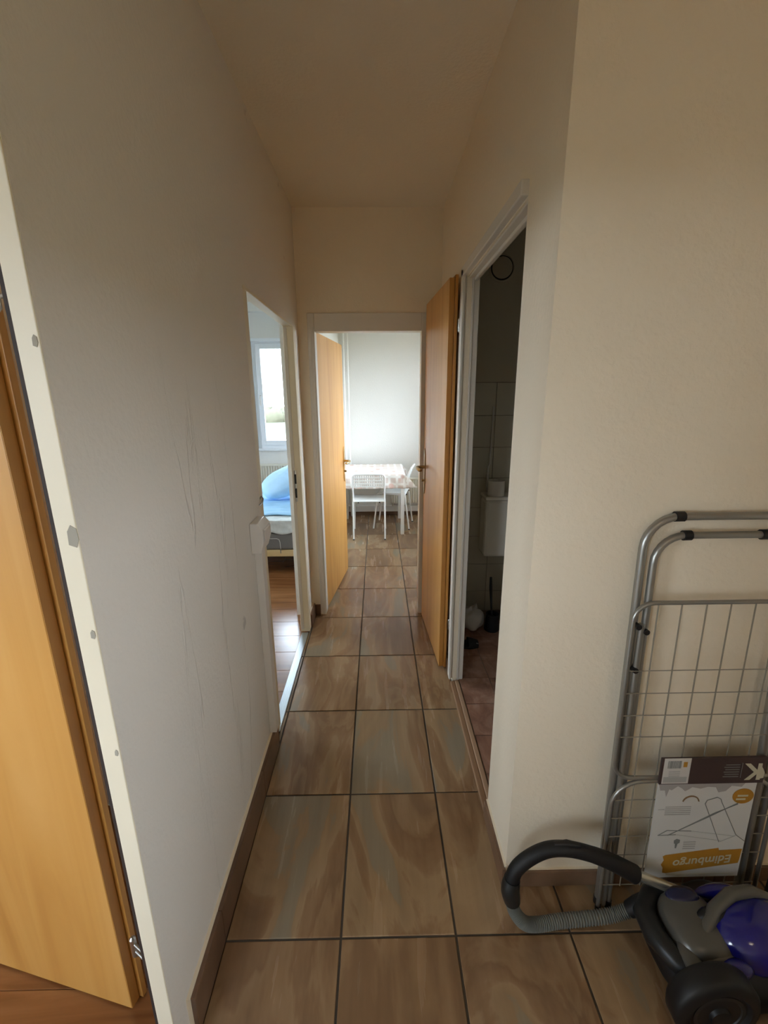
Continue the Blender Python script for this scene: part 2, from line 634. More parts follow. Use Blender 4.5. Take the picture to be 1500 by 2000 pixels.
wall('wall_back', WALL, [(-3.7, -2.9, -2.1, -2.0, 0, ZC), (-2.9, -1.5, -2.1, -2.0, 2.3, ZC), (-2.9, -1.5, -2.1, -2.0, 0, 0.75),
                         (-1.5, 0.75, -2.1, -2.0, 0, ZC), (0.75, 1.9, -2.1, -2.0, 0, ZC)])
wall('wall_left', WALL_COOL, [(-3.7, -3.6, -2.0, -1.9, 0, ZC), (-3.7, -3.6, -1.9, -0.9, 0, 0.75), (-3.7, -3.6, -1.9, -0.9, 2.2, ZC), (-3.7, -3.6, -0.9, 3.0, 0, ZC), (-3.7, -3.6, 3.0, 4.8, 0, 0.9), (-3.7, -3.6, 3.0, 4.8, 2.3, ZC), (-3.7, -3.6, 4.8, YW, 0, ZC)])
# bedroom window opening x -1.56..-0.72, z 0.90..2.26 ; kitchen side solid
wall('wall_far', WALL_COOL, [(-3.7, -1.56, YW, 6.0, 0, ZC), (-1.56, -0.70, YW, 6.0, 0, 0.885), (-1.56, -0.70, YW, 6.0, 2.255, ZC), (-0.70, 2.1, YW, 6.0, 0, ZC)])
wall('wall_right', WALL, [(1.9, 2.0, -2.1, -1.55, 0, ZC), (1.9, 2.0, -1.55, 0.05, 1.78, ZC), (1.9, 2.0, -1.55, 0.05, 0, 1.06), (1.9, 2.0, 0.05, 1.22, 0, ZC)])
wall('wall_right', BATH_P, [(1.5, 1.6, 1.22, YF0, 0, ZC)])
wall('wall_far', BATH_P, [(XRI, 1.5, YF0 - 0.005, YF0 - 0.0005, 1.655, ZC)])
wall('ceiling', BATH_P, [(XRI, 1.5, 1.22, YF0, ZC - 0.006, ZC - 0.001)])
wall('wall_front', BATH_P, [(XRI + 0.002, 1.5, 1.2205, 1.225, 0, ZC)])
# kitchen window opening on the wall facing the open door: y 3.7..5.2, z 0.9..2.25
wall('wall_right', WALL_COOL, [(1.4, 1.5, YF1, 3.5, 0, ZC), (1.4, 1.5, 3.5, 5.4, 0, 0.85), (1.4, 1.5, 3.5, 5.4, 2.25, ZC), (1.4, 1.5, 5.4, YW, 0, ZC)])
wall('wall_far', WALL, [(-3.6, XLI, 1.42, 1.52, 0, ZC)])
wall('ceiling', CEIL, [(-3.7, 2.1, -2.1, 6.0, ZC, ZC + 0.12)])

# lintel step above the bedroom window
wall('trim_1', WALL_COOL, [(-3.6, XLI, 5.70, YW, 2.55, ZC)])
# pipe casing at the foot of the kitchen wall
wall('trim_2', WHITE_PL, [(-0.47, 2.0, 5.755, YW, 0.055, 0.135)], bevel=0.003)

# ---------------- corridor, hall and kitchen floor: grout bed with tiles laid on it
floor = wall('floor', GROUT, [(-0.4915, 2.0, -2.0, YW, -0.10, -0.0035)])
tile_meshes = {}


def lay_tile(parent, x0, x1, y0, y1, z, mat, name='tile', gap=0.0034, th=0.010, bev=0.0012):
    sx, sy = round(x1 - x0 - 2 * gap, 4), round(y1 - y0 - 2 * gap, 4)
    key = (sx, sy, mat.name)
    if key not in tile_meshes:
        me = MB().box(-sx / 2, sx / 2, -sy / 2, sy / 2, -th, -bev)
        b = 0.0015
        k = len(me.v)
        # chamfered top edge
        me.f.remove((4, 5, 7, 6))
        me.add([(-sx / 2 + b, -sy / 2 + b, 0), (sx / 2 - b, -sy / 2 + b, 0), (-sx / 2 + b, sy / 2 - b, 0), (sx / 2 - b, sy / 2 - b, 0)],
               [(0, 1, 3, 2)])
        me.f += [(4, 5, k + 1, k), (5, 7, k + 3, k + 1), (7, 6, k + 2, k + 3), (6, 4, k, k + 2)]
        mm = me.mesh(name)
        mm.materials.append(mat)
        tile_meshes[key] = mm
    o = bpy.data.objects.new(name, tile_meshes[key])
    COL.objects.link(o)
    o.parent = parent
    o.location = ((x0 + x1) / 2, (y0 + y1) / 2, z + random.uniform(-0.0004, 0.0004))
    return o


cols = [XA - TW, XA, XA + TW, XA + 2 * TW, XA + 3 * TW, XA + 4 * TW, XA + 5 * TW]
for k in range(-4, 10):
    y0, y1 = T0 + k * TD, T0 + (k + 1) * TD
    if y1 > YW:
        y1 = YW
    for i in range(6):
        x0, x1 = cols[i], cols[i + 1]
        spans = [(y0, y1)]
        if y1 > 1.10 and y0 < YF0 - 0.06 and x1 > XR:          # cut along the bath wall
            if x0 < XR:
                if y0 < 1.10:                                     # one tile notched round the wall corner
                    cx, cy, g_ = (x0 + x1) / 2, (y0 + y1) / 2, 0.0034
                    L_ = [(x0 + g_, y0 + g_), (x1 - g_, y0 + g_), (x1 - g_, 1.098), (XR - 0.004, 1.098), (XR - 0.004, y1 - g_), (x0 + g_, y1 - g_)]
                    n_ = len(L_)
                    mb_ = MB().add([(a - cx, b_ - cy, -0.010) for a, b_ in L_] + [(a - cx, b_ - cy, 0.0) for a, b_ in L_],
                                   [(0, 5, 4, 3), (0, 3, 2, 1), (6, 9, 10, 11), (6, 7, 8, 9)] + [(q, (q + 1) % n_, (q + 1) % n_ + n_, q + n_) for q in range(n_)])
                    me_ = mb_.mesh('tile')
                    me_.materials.append(TILE)
                    to_ = bpy.data.objects.new('tile', me_)
                    COL.objects.link(to_)
                    to_.parent = floor
                    to_.location = (cx, cy, 0)
                else:
                    lay_tile(floor, x0, XR - 0.003, y0, y1, 0, TILE)
            elif y0 < 1.10:
                lay_tile(floor, x0, x1, y0, 1.10, 0, TILE)
            continue
        lay_tile(floor, x0, x1, y0, y1, 0, TILE)
# narrow cut strip along the bedroom threshold
for a, b_ in ((1.74, 1.943), (1.943, 2.438), (2.438, 2.80), (2.80, 2.98)):
    lay_tile(floor, XL + 0.001, XA - TW, a, b_, 0, TILE)

# skirting tiles
base_l = struct(MB().box(XL - 0.001, XL + 0.010, YJ + 0.01, 1.715, 0.0, 0.126).box(XL - 0.001, XL + 0.010, 2.80, YF0, 0, 0.10).build('baseboard_left', WALL))
for a, b_ in ((YJ + 0.012, 0.953), (0.953, 1.448), (1.448, 1.715)):
    MB().box(XL + 0.008, XL + 0.022, a + 0.001, b_ - 0.001, 0.0005, 0.124).build('skirting_tile', TILE_SK, base_l, bevel=0.0015)
MB().box(XL + 0.008, XL + 0.022, 2.80, YF0 - 0.012, 0.0005, 0.098).build('skirting_tile', TILE_SK, base_l, bevel=0.0015)
base_r = struct(MB().box(XR - 0.007, XR + 0.001, 1.093, 1.343, 0, 0.078).build('baseboard_right', WALL))
MB().box(XR - 0.015, XR - 0.004, 1.085, 1.342, 0.0005, 0.075).build('skirting_tile', TILE_SK, base_r, bevel=0.0015)
MB().box(XR - 0.015, XR - 0.004, 2.20, YF0 - 0.01, 0.0005, 0.075).build('skirting_tile', TILE_SK, base_r, bevel=0.0015)
base_f = struct(MB().box(XR, 1.9, 1.093, 1.101, 0, 0.062).build('baseboard_front', WALL))
for i in range(4):
    x0 = XR - 0.006 + i * 0.35
    MB().box(x0 + 0.001, min(x0 + 0.349, 1.9), 1.084, 1.096, 0.0005, 0.06).build('skirting_tile', TILE_SK, base_f, bevel=0.0015)
base_k = struct(MB().box(-0.47, 2.0, YW - 0.012, YW, 0, 0.055).build('baseboard_far', WALL))
for i in range(5):
    MB().box(-0.46 + i * 0.45, -0.012 + i * 0.45, YW - 0.028, YW - 0.011, 0.0005, 0.056).build('skirting_tile', TILE_SK, base_k, bevel=0.0015)
stub = struct(MB().box(XL + 0.022, -0.432, YF0 - 0.004, YF0, 0, 0.09).build('baseboard_far', WALL))
MB().box(XL + 0.022, -0.432, YF0 - 0.016, YF0 - 0.003, 0.0005, 0.085).build('skirting_tile', TILE_SK, stub, bevel=0.0015)

# ---------------- laminate floors (bedroom and the room beside the camera)
GRY = plain('laminate_joint', (0.06, 0.025, 0.01, 1), 0.8)
for (ya, yb, n) in ((1.52, YW, 22), (-2.0, 1.42, 18)):
    fl = wall('floor', GRY, [(-3.6, XL - 0.001, ya, yb, -0.1, -0.0015)])
    wdt = (yb - ya) / n
    for i in range(n):
        x = XL - 0.002 if yb > 2 else XLI + 0.06
        xs = [x, x - random.uniform(0.4, 1.1)]
        while xs[-1] > -2.4:
            xs.append(xs[-1] - 1.2)
        xs[-1] = -3.6
        for a, b_ in zip(xs[:-1], xs[1:]):
            lay_tile(fl, b_, a, ya + i * wdt, ya + (i + 1) * wdt, 0, LAM, 'plank', gap=0.0006, th=0.008, bev=0.0006)

# ---------------- bath floor and walls
bfl = wall('floor', GROUT_PALE, [(XR + 0.034, 1.5, 1.22, YF0, -0.1, 0.0165)])
BT = 0.2185
for i in range(5):
    for j in range(-1, 7):
        y0, y1 = 1.517 + (j - 1) * BT, min(1.517 + j * BT, YF0 - 0.012)
        if y0 < 1.20 or y0 > YF0 - 0.05:
            continue
        x0, x1 = max(XR + 0.036, 0.62 + (i - 1) * BT), min(1.5, 0.62 + i * BT)
        if x0 < XRI and (y1 < 1.4 or y0 > 2.1):
            x0 = XRI
        lay_tile(bfl, x0, x1, y0, y1, 0.02, TILE_B, gap=0.0018)
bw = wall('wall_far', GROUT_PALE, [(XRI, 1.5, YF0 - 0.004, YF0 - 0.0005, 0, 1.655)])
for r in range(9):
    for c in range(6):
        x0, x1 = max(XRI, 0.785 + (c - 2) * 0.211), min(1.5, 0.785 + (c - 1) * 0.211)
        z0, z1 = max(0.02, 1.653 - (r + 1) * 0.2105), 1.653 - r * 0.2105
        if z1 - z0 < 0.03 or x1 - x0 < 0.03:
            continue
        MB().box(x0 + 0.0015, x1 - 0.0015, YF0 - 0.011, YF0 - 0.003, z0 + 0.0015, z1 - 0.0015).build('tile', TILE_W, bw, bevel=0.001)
sill = struct(MB().box(XR - 0.012, XR + 0.012, 1.345, 2.15, 0.0, 0.018).build('trim_3', plain('threshold_wood', (0.30, 0.17, 0.09, 1), 0.5), bevel=0.004))
MB().box(XR + 0.012, XR + 0.034, 1.345, 2.15, 0.0, 0.024).build('threshold_lip', plain('threshold_pale', (0.40, 0.25, 0.15, 1), 0.5), sill, bevel=0.004)

# ---------------- metal threshold strip of the bedroom
ts = struct(MB().box(XL - 0.040, XL + 0.004, 1.80, 2.72, 0.0, 0.006).build('trim_4', ALU, bevel=0.002))
for k in range(4):
    MB().box(XL - 0.034 + k * 0.010, XL - 0.030 + k * 0.010, 1.80, 2.72, 0.006, 0.0075).build('ridge', ALU, ts)


# ------------------------------------------------------------------ doors
def door_leaf(root, hinge, direction, length, z0, z1, flip, name='door_leaf'):
    """rebated leaf: HINGE is the visible face's corner; the lip sits on the far face. flip=+1: thickness to the side of z x dir"""
    d = Vector((direction[0], direction[1], 0)).normalized()
    t_ = Vector((-d.y, d.x, 0)) * flip
    T = Matrix((d, t_, Vector((0, 0, 1)))).transposed().to_4x4()
    T.translation = (hinge[0], hinge[1], 0)
    lf = MB().box(0, length, 0, 0.026, z0, z1, T).build(name, BEECH, root, bevel=0.0015)
    MB().box(0.001, 0.0022, 0.001, 0.025, z0, z1, T @ Matrix.Translation((-0.0024, 0, 0))).build('edge_band', BEECH_SHADE, lf)
    MB().box(-0.013, length + 0.013, 0.0262, 0.0405, z0, z1 + 0.012, T).build('rebate_lip', BEECH_SHADE, root, bevel=0.0015)
    return T


def handle(root, T, x, z, side, mat, reach=0.055):
    """long backplate, lever on a rose, keyhole cylinder; side=-1 is the visible face"""
    y = 0.0 if side < 0 else 0.0405
    s = side
    pl = MB()
    prof = [(-0.016, -0.145), (-0.010, -0.165), (0, -0.182), (0.010, -0.165), (0.016, -0.145), (0.016, 0.085), (0.010, 0.105), (0, 0.122), (-0.010, 0.105), (-0.016, 0.085)]
    pl.prism([(x + a, z + b_) for a, b_ in prof], y + s * 0.0005, y + s * 0.006, T)
    p = pl.build('handle_plate', mat, root, bevel=0.001)
    L = MB()
    L.tube([T @ Vector((x, y + s * 0.004, z)), T @ Vector((x, y + s * 0.03, z)), T @ Vector((x, y + s * (reach - 0.006), z)), T @ Vector((x - 0.012, y + s * reach, z)),
            T @ Vector((x - 0.05, y + s * (reach + 0.002), z - 0.002)), T @ Vector((x - 0.105, y + s * (reach - 0.002), z - 0.004)), T @ Vector((x - 0.12, y + s * (reach - 0.010), z - 0.004))],
           [0.011, 0.009, 0.009, 0.0105, 0.010, 0.011, 0.008], 12)
    L.build('handle', mat, root, smooth=True)
    MB().tube([T @ Vector((x, y + s * 0.004, z - 0.09)), T @ Vector((x, y + s * 0.022, z - 0.09))], 0.009, 12).build('lock_cylinder', BRASS_D, p, smooth=True)
    return p


def hinge(root, x, y, z, x2, y2):
    h = MB().tube([(x, y, z - 0.028), (x, y, z + 0.028)], 0.0075, 12)
    h.tube([(x, y, z + 0.028), (x, y, z + 0.034)], [0.0075, 0.003], 12)
    h.tube([(x, y, z - 0.034), (x, y, z - 0.028)], [0.003, 0.0075], 12)
    o = h.build('hinge', STEEL, root, smooth=True)
    MB().tube([(x, y, z - 0.012), (x2, y2, z - 0.012)], 0.004, 8).build('hinge_pin', STEEL, o, smooth=True)
    MB().tube([(x, y, z + 0.012), (x2, y2, z + 0.012)], 0.004, 8).build('hinge_pin', STEEL, o, smooth=True)


# door_1: doorway beside the camera, leaf swung into that room
d1 = struct(empty('door_1', (-0.6, 0.75, 0)))
d1['label'] = 'beech door swung open beside the chipped cream frame edge'
MB().box(-0.527, XL - 0.0005, 0.695, 0.6985, 0.0, 2.03).box(-0.527, -0.521, 0.6985, YJ, 0.0, 2.03).build('door_frame', FRAME_Y, d1, bevel=0.003, label='cream painted frame edge with chipped paint')
MB().box(-0.527, XL + 0.003, -0.65, 0.69, 1.99, 2.03).box(-0.527, XL + 0.003, -0.66, -0.60, 0.0, 1.99).build('door_frame', FRAME_Y, d1, bevel=0.003)
MB().box(-0.546, -0.5275, 0.722, YJ, 0.0, 2.0).box(-0.546, -0.521, YJ, 0.7895, 0.0, 2.02).build('frame_rebate', GAP_DARK, d1)
MB().box(-0.547, -0.5285, 0.714, 0.722, 0.0, 2.0).build('gap_strip', GAP_DARK, d1, label='dark strip in the gap beside the door leaf')
for (cy, cz, s_) in ((0.694, 1.36, 0.011), (0.694, 1.18, 0.005), (0.694, 0.93, 0.004), (0.694, 1.66, 0.005)):
    MB().prism([(-0.498 + a * s_, cz + b_ * s_ * 1.4) for a, b_ in ((-1, -1), (0.1, -1.3), (0.6, -0.4), (0.5, 0.8), (-0.3, 1.2), (-0.9, 0.5))], cy, cy + 0.0012).build('paint_chip', plain('chipped_primer', (0.36, 0.33, 0.27, 1), 0.8), d1)
T1 = door_leaf(d1, (-0.668, 0.802), (-0.972, 0.234), 0.83, 0.008, 1.985, -1)
handle(d1, T1, 0.765, 1.05, -1, BRASS)
hinge(d1, -0.622, 0.795, 0.25, -0.56, 0.76)
hinge(d1, -0.622, 0.795, 1.75, -0.56, 0.76)

# door_2: bedroom doorway (frame only in view)
d2 = struct(empty('door_2', (-0.55, 2.75, 0)))
d2['label'] = 'cream frame of the bedroom doorway with a two-slot strike plate'
fj = MB().box(-0.537, XL + 0.015, 2.722, 2.786, 0.012, 1.965)
fj.build('door_frame', FRAME_Y, d2, bevel=0.002)
MB().box(-0.5345, -0.515, 2.719, 2.7225, 0.03, 1.96).build('frame_bead', FRAME, d2, bevel=0.001)
MB().box(-0.537, XL - 0.0005, 1.792, 1.845, 0.012, 1.965).build('door_frame', FRAME_Y, d2, bevel=0.002)
MB().box(-0.537, XL + 0.002, 1.792, 2.786, 1.965, 1.9775).build('frame_head', FRAME_Y, d2, bevel=0.002)
sp = MB().box(-0.521, -0.507, 2.7190, 2.7215, 0.93, 1.13).build('strike_plate', STEEL, d2)
MB().box(-0.519, -0.508, 2.7175, 2.7195, 1.045, 1.105).build('latch_slot', BLACK, sp)
MB().box(-0.519, -0.508, 2.7175, 2.7195, 0.955, 1.015).build('bolt_slot', BLACK, sp)
MB().tube([(XL + 0.002, 1.775, 1.14), (XL + 0.012, 1.783, 1.15), (XL + 0.014, 1.79, 1.165), (XL + 0.008, 1.797, 1.175), (XL - 0.004, 1.80, 1.16)], 0.004, 8).build('latch_lip', STEEL, d2, smooth=True)

# door_3: kitchen doorway at the end of the corridor, leaf swung inwards
d3 = struct(empty('door_3', (-0.39, 3.0, 0)))
d3['label'] = 'shiny beech door opened into the kitchen, with its white frame'
MB().box(-0.432, -0.388, YF0 - 0.012, YF1 + 0.005, 0.012, 2.075).build('door_frame', FRAME, d3, bevel=0.003)
MB().box(0.287, 0.336, YF0 - 0.012, YF1 + 0.005, 0.012, 2.075).build('door_frame', FRAME, d3, bevel=0.003)
MB().box(-0.388, 0.287, YF0 - 0.012, YF1 + 0.005, 1.968, 2.075).build('frame_head', FRAME, d3, bevel=0.003)
MB().box(-0.412, -0.396, YF0 - 0.016, YF0 - 0.010, 0.012, 1.98).build('frame_bead', FRAME, d3, bevel=0.002)
T3 = door_leaf(d3, (-0.392, 3.075), (0.135, 0.991), 0.79, 0.010, 1.978, 1)
handle(d3, T3, 0.735, 1.03, -1, BRASS)
hinge(d3, -0.40, 3.07, 0.3, -0.405, 3.055)
hinge(d3, -0.40, 3.07, 1.7, -0.405, 3.055)

# door_4: bath doorway, leaf folded back along the corridor wall
d4 = struct(empty('door_4', (0.42, 2.2, 0)))
d4['label'] = 'beech bath door folded back along the corridor wall, with its white frame'
MB().box(XR - 0.022, XR - 0.008, 2.150, 2.20, 0.025, 2.12).build('door_frame', FRAME, d4, bevel=0.004)
MB().box(XR - 0.008, XR + 0.022, 2.166, 2.20, 0.025, 2.11).build('frame_rebate', FRAME, d4)
MB().box(XR + 0.022, XR + 0.032, 2.148, 2.17, 0.025, 2.095).build('frame_stop', FRAME, d4, bevel=0.003)
MB().box(XR + 0.032, XRI + 0.002, 2.156, 2.17, 0.025, 2.10).build('frame_lining', FRAME, d4, bevel=0.002)
MB().box(XR - 0.022, XR + 0.006, 1.343, 2.20, 2.09, 2.13).build('frame_head', FRAME, d4, bevel=0.004)
MB().box(XR + 0.006, XRI + 0.004, 1.345, 2.16, 2.08, 2.092).box(XR + 0.030, XR + 0.045, 1.345, 2.16, 2.068, 2.082).build('frame_stop', FRAME, d4, bevel=0.003)
MB().box(XR + 0.01, XRI + 0.004, 1.345, 1.352, 0.025, 2.085).build('frame_lining', FRAME, d4)
T4 = door_leaf(d4, (0.352, 2.30), (-0.062, 0.998), 0.645, 0.012, 2.115, -1)
handle(d4, T4, 0.60, 1.115, -1, BRASS_D)
hinge(d4, 0.402, 2.275, 1.90, 0.398, 2.205)
hinge(d4, 0.402, 2.275, 0.30, 0.398, 2.205)


# ------------------------------------------------------------------ windows
def window(n, axis, c0, c1, z0, z1, d0, d1, sashes=1, mat=WIN_PVC, handle_at=None):
    """PVC window between c0..c1 along AXIS ('x' or 'y'), depth d0..d1 on the other axis"""
    root = struct(empty(n, ((c0 + c1) / 2, (d0 + d1) / 2, z0) if axis == 'x' else ((d0 + d1) / 2, (c0 + c1) / 2, z0)))

    def bx(m_, a, b_, e, f, z_0, z_1):
        return m_.box(a, b_, e, f, z_0, z_1) if axis == 'x' else m_.box(e, f, a, b_, z_0, z_1)
    fw = 0.045
    m_ = MB()
    bx(m_, c0, c0 + fw, d0, d1, z0, z1)
    bx(m_, c1 - fw, c1, d0, d1, z0, z1)
    bx(m_, c0 + fw, c1 - fw, d0, d1, z0, z0 + fw)
    bx(m_, c0 + fw, c1 - fw, d0, d1, z1 - fw, z1)
    m_.build('window_frame', mat, root, bevel=0.003)
    wdt = (c1 - c0 - 2 * fw) / sashes
    s = 1 if d1 > d0 else -1
    for i in range(sashes):
        a, b_ = c0 + fw + i * wdt + 0.002, c0 + fw + (i + 1) * wdt - 0.002
        za, zb = z0 + fw + 0.002, z1 - fw - 0.002
        sw = 0.06
        e, f = d0 - s * 0.018, d0 + s * 0.035
        q = MB()
        bx(q, a, a + sw, e, f, za, zb)
        bx(q, b_ - sw, b_, e, f, za, zb)
        bx(q, a + sw, b_ - sw, e, f, za, za + sw)
        bx(q, a + sw, b_ - sw, e, f, zb - sw, zb)
        so = q.build('window_sash', mat, root, bevel=0.003)
        g = MB()
        bx(g, a + sw - 0.004, b_ - sw + 0.004, d0 + s * 0.012, d0 + s * 0.016, za + sw - 0.004, zb - sw + 0.004)
        g.build('pane', GLASS, so)
        if handle_at == i:
            zc = (za + zb) / 2 - 0.06
            hh = MB()
            x = a + sw / 2
            hh.tube([(x, e, zc + 0.06), (x, e - s * 0.03, zc + 0.06), (x, e - s * 0.04, zc + 0.045), (x + 0.002, e - s * 0.04, zc - 0.06)], 0.009, 10)
            hh.build('window_handle', WHITE_PL, so, smooth=True)
    return root


w1 = window('window_1', 'x', -1.555, -0.705, 0.905, 2.25, 5.835, 5.90, 1, handle_at=0)
MB().box(-1.59, -0.67, 5.765, 5.84, 0.885, 0.905).build('window_sill', WIN_PVC, w1, bevel=0.003)
MB().box(-1.57, -0.69, 5.79, 5.83, 2.225, 2.262).build('shutter_guide', WIN_PVC, w1, bevel=0.003)
window('window_2', 'y', 3.505, 5.395, 0.855, 2.245, 1.43, 1.48, 2)
window('added_window_6', 'y', -1.895, -0.905, 0.755, 2.195, -3.63, -3.68, 1)  # unseen window, added to brighten the wall strip beside the bath doorway
window('window_3', 'x', -2.895, -1.505, 0.755, 2.295, -2.03, -2.08, 2)
window('window_4', 'y', -1.545, 0.045, 1.065, 1.775, 1.93, 1.98, 2)
window('added_window_5', 'y', 3.005, 4.795, 0.905, 2.295, -3.63, -3.68, 2)  # unseen side window, added for more daylight in the bedroom
portal((-1.13, 6.01, 1.57), (-PI / 2, 0, 0), 0.86, 1.37)
portal((1.51, 4.45, 1.6), (0, PI / 2, 0), 1.6, 2.1)
portal((-2.2, -2.11, 1.32), (PI / 2, 0, 0), 1.4, 1.95)
portal((-3.71, -1.4, 1.48), (0, -PI / 2, 0), 1.45, 1.0)
portal((2.01, -0.75, 1.4), (0, PI / 2, 0), 0.8, 1.6)
portal((-3.71, 3.9, 1.6), (0, -PI / 2, 0), 1.4, 1.8)

# ------------------------------------------------------------------ outside: field and hedge
fld = struct(MB().box(-60, 60, -60, 120, -2.1, -1.9).build('ground', GRASS))
hd = MB()
rnd = random.Random(5)
for i in range(46):
    x = -52 + i * 2.1
    hd.ellipsoid((x, 62 + rnd.uniform(-1, 1), -1.5), (1.7, 1.5, rnd.uniform(0.8, 1.5)), 14, 8, 1, 0.12)
tag(hd.build('hedge', HEDGE, smooth=True, kind='stuff'), 'pale green hedge along the far edge of the field outside', 'hedge')

# ------------------------------------------------------------------ hall lamp, lit, on the hall ceiling behind the camera
def glow(name, col, strength):
    m, n, l, b = new_mat(name)
    b.inputs['Base Color'].default_value = (0.8, 0.8, 0.8, 1)
    b.inputs['Emission Color'].default_value = col
    b.inputs['Emission Strength'].default_value = strength
    return m


lamp = tag(empty('ceiling_lamp', (0.60, -1.25, ZC)), 'lit round glass lamp on the hall ceiling', 'lamp')
MB().lathe([(0.07, -0.03), (0.085, -0.02), (0.085, -0.0005)], 32, Matrix.Translation((0.60, -1.25, ZC))).build('lamp_base', WHITE_MT, lamp, smooth=True)
MB().ellipsoid((0.60, -1.25, ZC - 0.135), (0.125, 0.125, 0.108), 32, 18).build('lamp_globe', glow('lamp_glow', (1.0, 0.86, 0.70, 1), LAMP), lamp, smooth=True)

# ------------------------------------------------------------------ wall switch box and its cable duct
sb = tag(empty('socket_box', (XL, 1.70, 0.1)), 'white plastic socket box on a vertical cable duct beside the bedroom doorway', 'socket')
MB().box(XL + 0.0005, XL + 0.030, 1.652, 1.702, 0.128, 1.0).build('cable_duct', WHITE_PL, sb, bevel=0.002)
bxm = MB().prism([(XL + 0.0005, 0.985), (XL + 0.0005, 1.108), (XL + 0.030, 1.108), (XL + 0.050, 1.085), (XL + 0.050, 1.028), (XL + 0.038, 0.988)], 1.612, 1.735)
bxm.build('box_body', WHITE_PL, sb, bevel=0.004)
MB().prism([(XL + 0.0505, 1.031), (XL + 0.0505, 1.081), (XL + 0.055, 1.077), (XL + 0.055, 1.035)], 1.628, 1.720).build('socket_plate', WHITE_PL, sb, bevel=0.002)


# ------------------------------------------------------------------ radiators
def radiator(name, x0, x1, z0, z1, yf, label, n):
    r = tag(empty(name, ((x0 + x1) / 2, yf + 0.04, z0)), label, 'radiator')
    prof = []
    for i in range(n * 4 + 1):
        u = i / (n * 4)
        prof.append((x0 + (x1 - x0) * u, yf + (0.0 if (i % 4) in (1, 2) else 0.014)))
    m_ = MB()
    m_.grid(lambda u, v: (prof[int(round(u * n * 4))][0], prof[int(round(u * n * 4))][1], z0 + 0.02 + (z1 - z0 - 0.04) * v), n * 4, 1)
    m_.box(x0, x1, yf + 0.016, yf + 0.03, z0 + 0.01, z1 - 0.02)
    m_.build('panel', RAD, r)
    MB().box(x0 - 0.003, x1 + 0.003, yf - 0.004, yf + 0.085, z1 - 0.02, z1).build('top_grille', RAD, r, bevel=0.003)
    for xs_ in (x0 - 0.003, x1):
        MB().box(xs_, xs_ + 0.003, yf - 0.002, yf + 0.085, z0, z1 - 0.02).build('side_panel', RAD, r)
    for xs_ in (x0 + 0.1, x1 - 0.13):
        MB().box(xs_, xs_ + 0.03, yf + 0.03, YW - 0.001, z0 + 0.1, z1 - 0.1).build('wall_bracket', RAD, r)
    MB().tube([(x0 + 0.03, yf + 0.05, z0 + 0.01), (x0 + 0.03, yf + 0.05, z0 - 0.03), (x0 + 0.03, YW - 0.012, z0 - 0.035)], 0.008, 8).build('pipe', RAD, r, smooth=True)
    return r


radiator('radiator', -1.60, -0.78, 0.12, 0.715, 5.70, 'ribbed cream radiator under the bedroom window', 24)
radiator('radiator', 0.17, 1.25, 0.17, 0.515, 5.69, 'ribbed cream radiator behind the kitchen table', 34)

for i, x in enumerate((-0.405, -0.355)):
    hp = tag(empty('heating_pipe', (x, 5.765, 0)), ('white heating pipe nearest the kitchen corner, behind the open door', 'white heating pipe on the kitchen wall, farther from the corner')[i], 'pipe', 'heating pipes in the kitchen corner')
    MB().tube([(x, 5.735, 0.0), (x, 5.735, ZC)], 0.011, 12).build('pipe', WHITE_MT, hp, smooth=True)
    for zc_ in (0.5, 1.9):
        MB().box(x - 0.008, x + 0.008, 5.735, YW - 0.001, zc_, zc_ + 0.02).build('pipe_clip', WHITE_MT, hp)

# ------------------------------------------------------------------ kitchen table and cloth
tb = tag(empty('kitchen_table', (-0.06, 5.25, 0)), 'white square-legged kitchen table under a checked cloth', 'table')
TX0, TX1, TY0, TY1, TZ = -0.432, 0.305, 4.90, 5.63, 0.715
MB().box(TX0, TX1, TY0, TY1, TZ - 0.03, TZ).build('tabletop', WHITE_MT, tb, bevel=0.002)
for ya_ in (TY0 + 0.02, TY1 - 0.035):
    MB().box(TX0 + 0.05, TX1 - 0.05, ya_, ya_ + 0.015, TZ - 0.08, TZ - 0.03).build('apron', WHITE_MT, tb)
for (x, y) in ((TX0 + 0.003, TY0 + 0.003), (TX1 - 0.043, TY0 + 0.003), (TX0 + 0.003, TY1 - 0.043), (TX1 - 0.043, TY1 - 0.043)):
    MB().box(x, x + 0.04, y, y + 0.04, 0, TZ - 0.03).build('leg', WHITE_MT, tb, bevel=0.002)


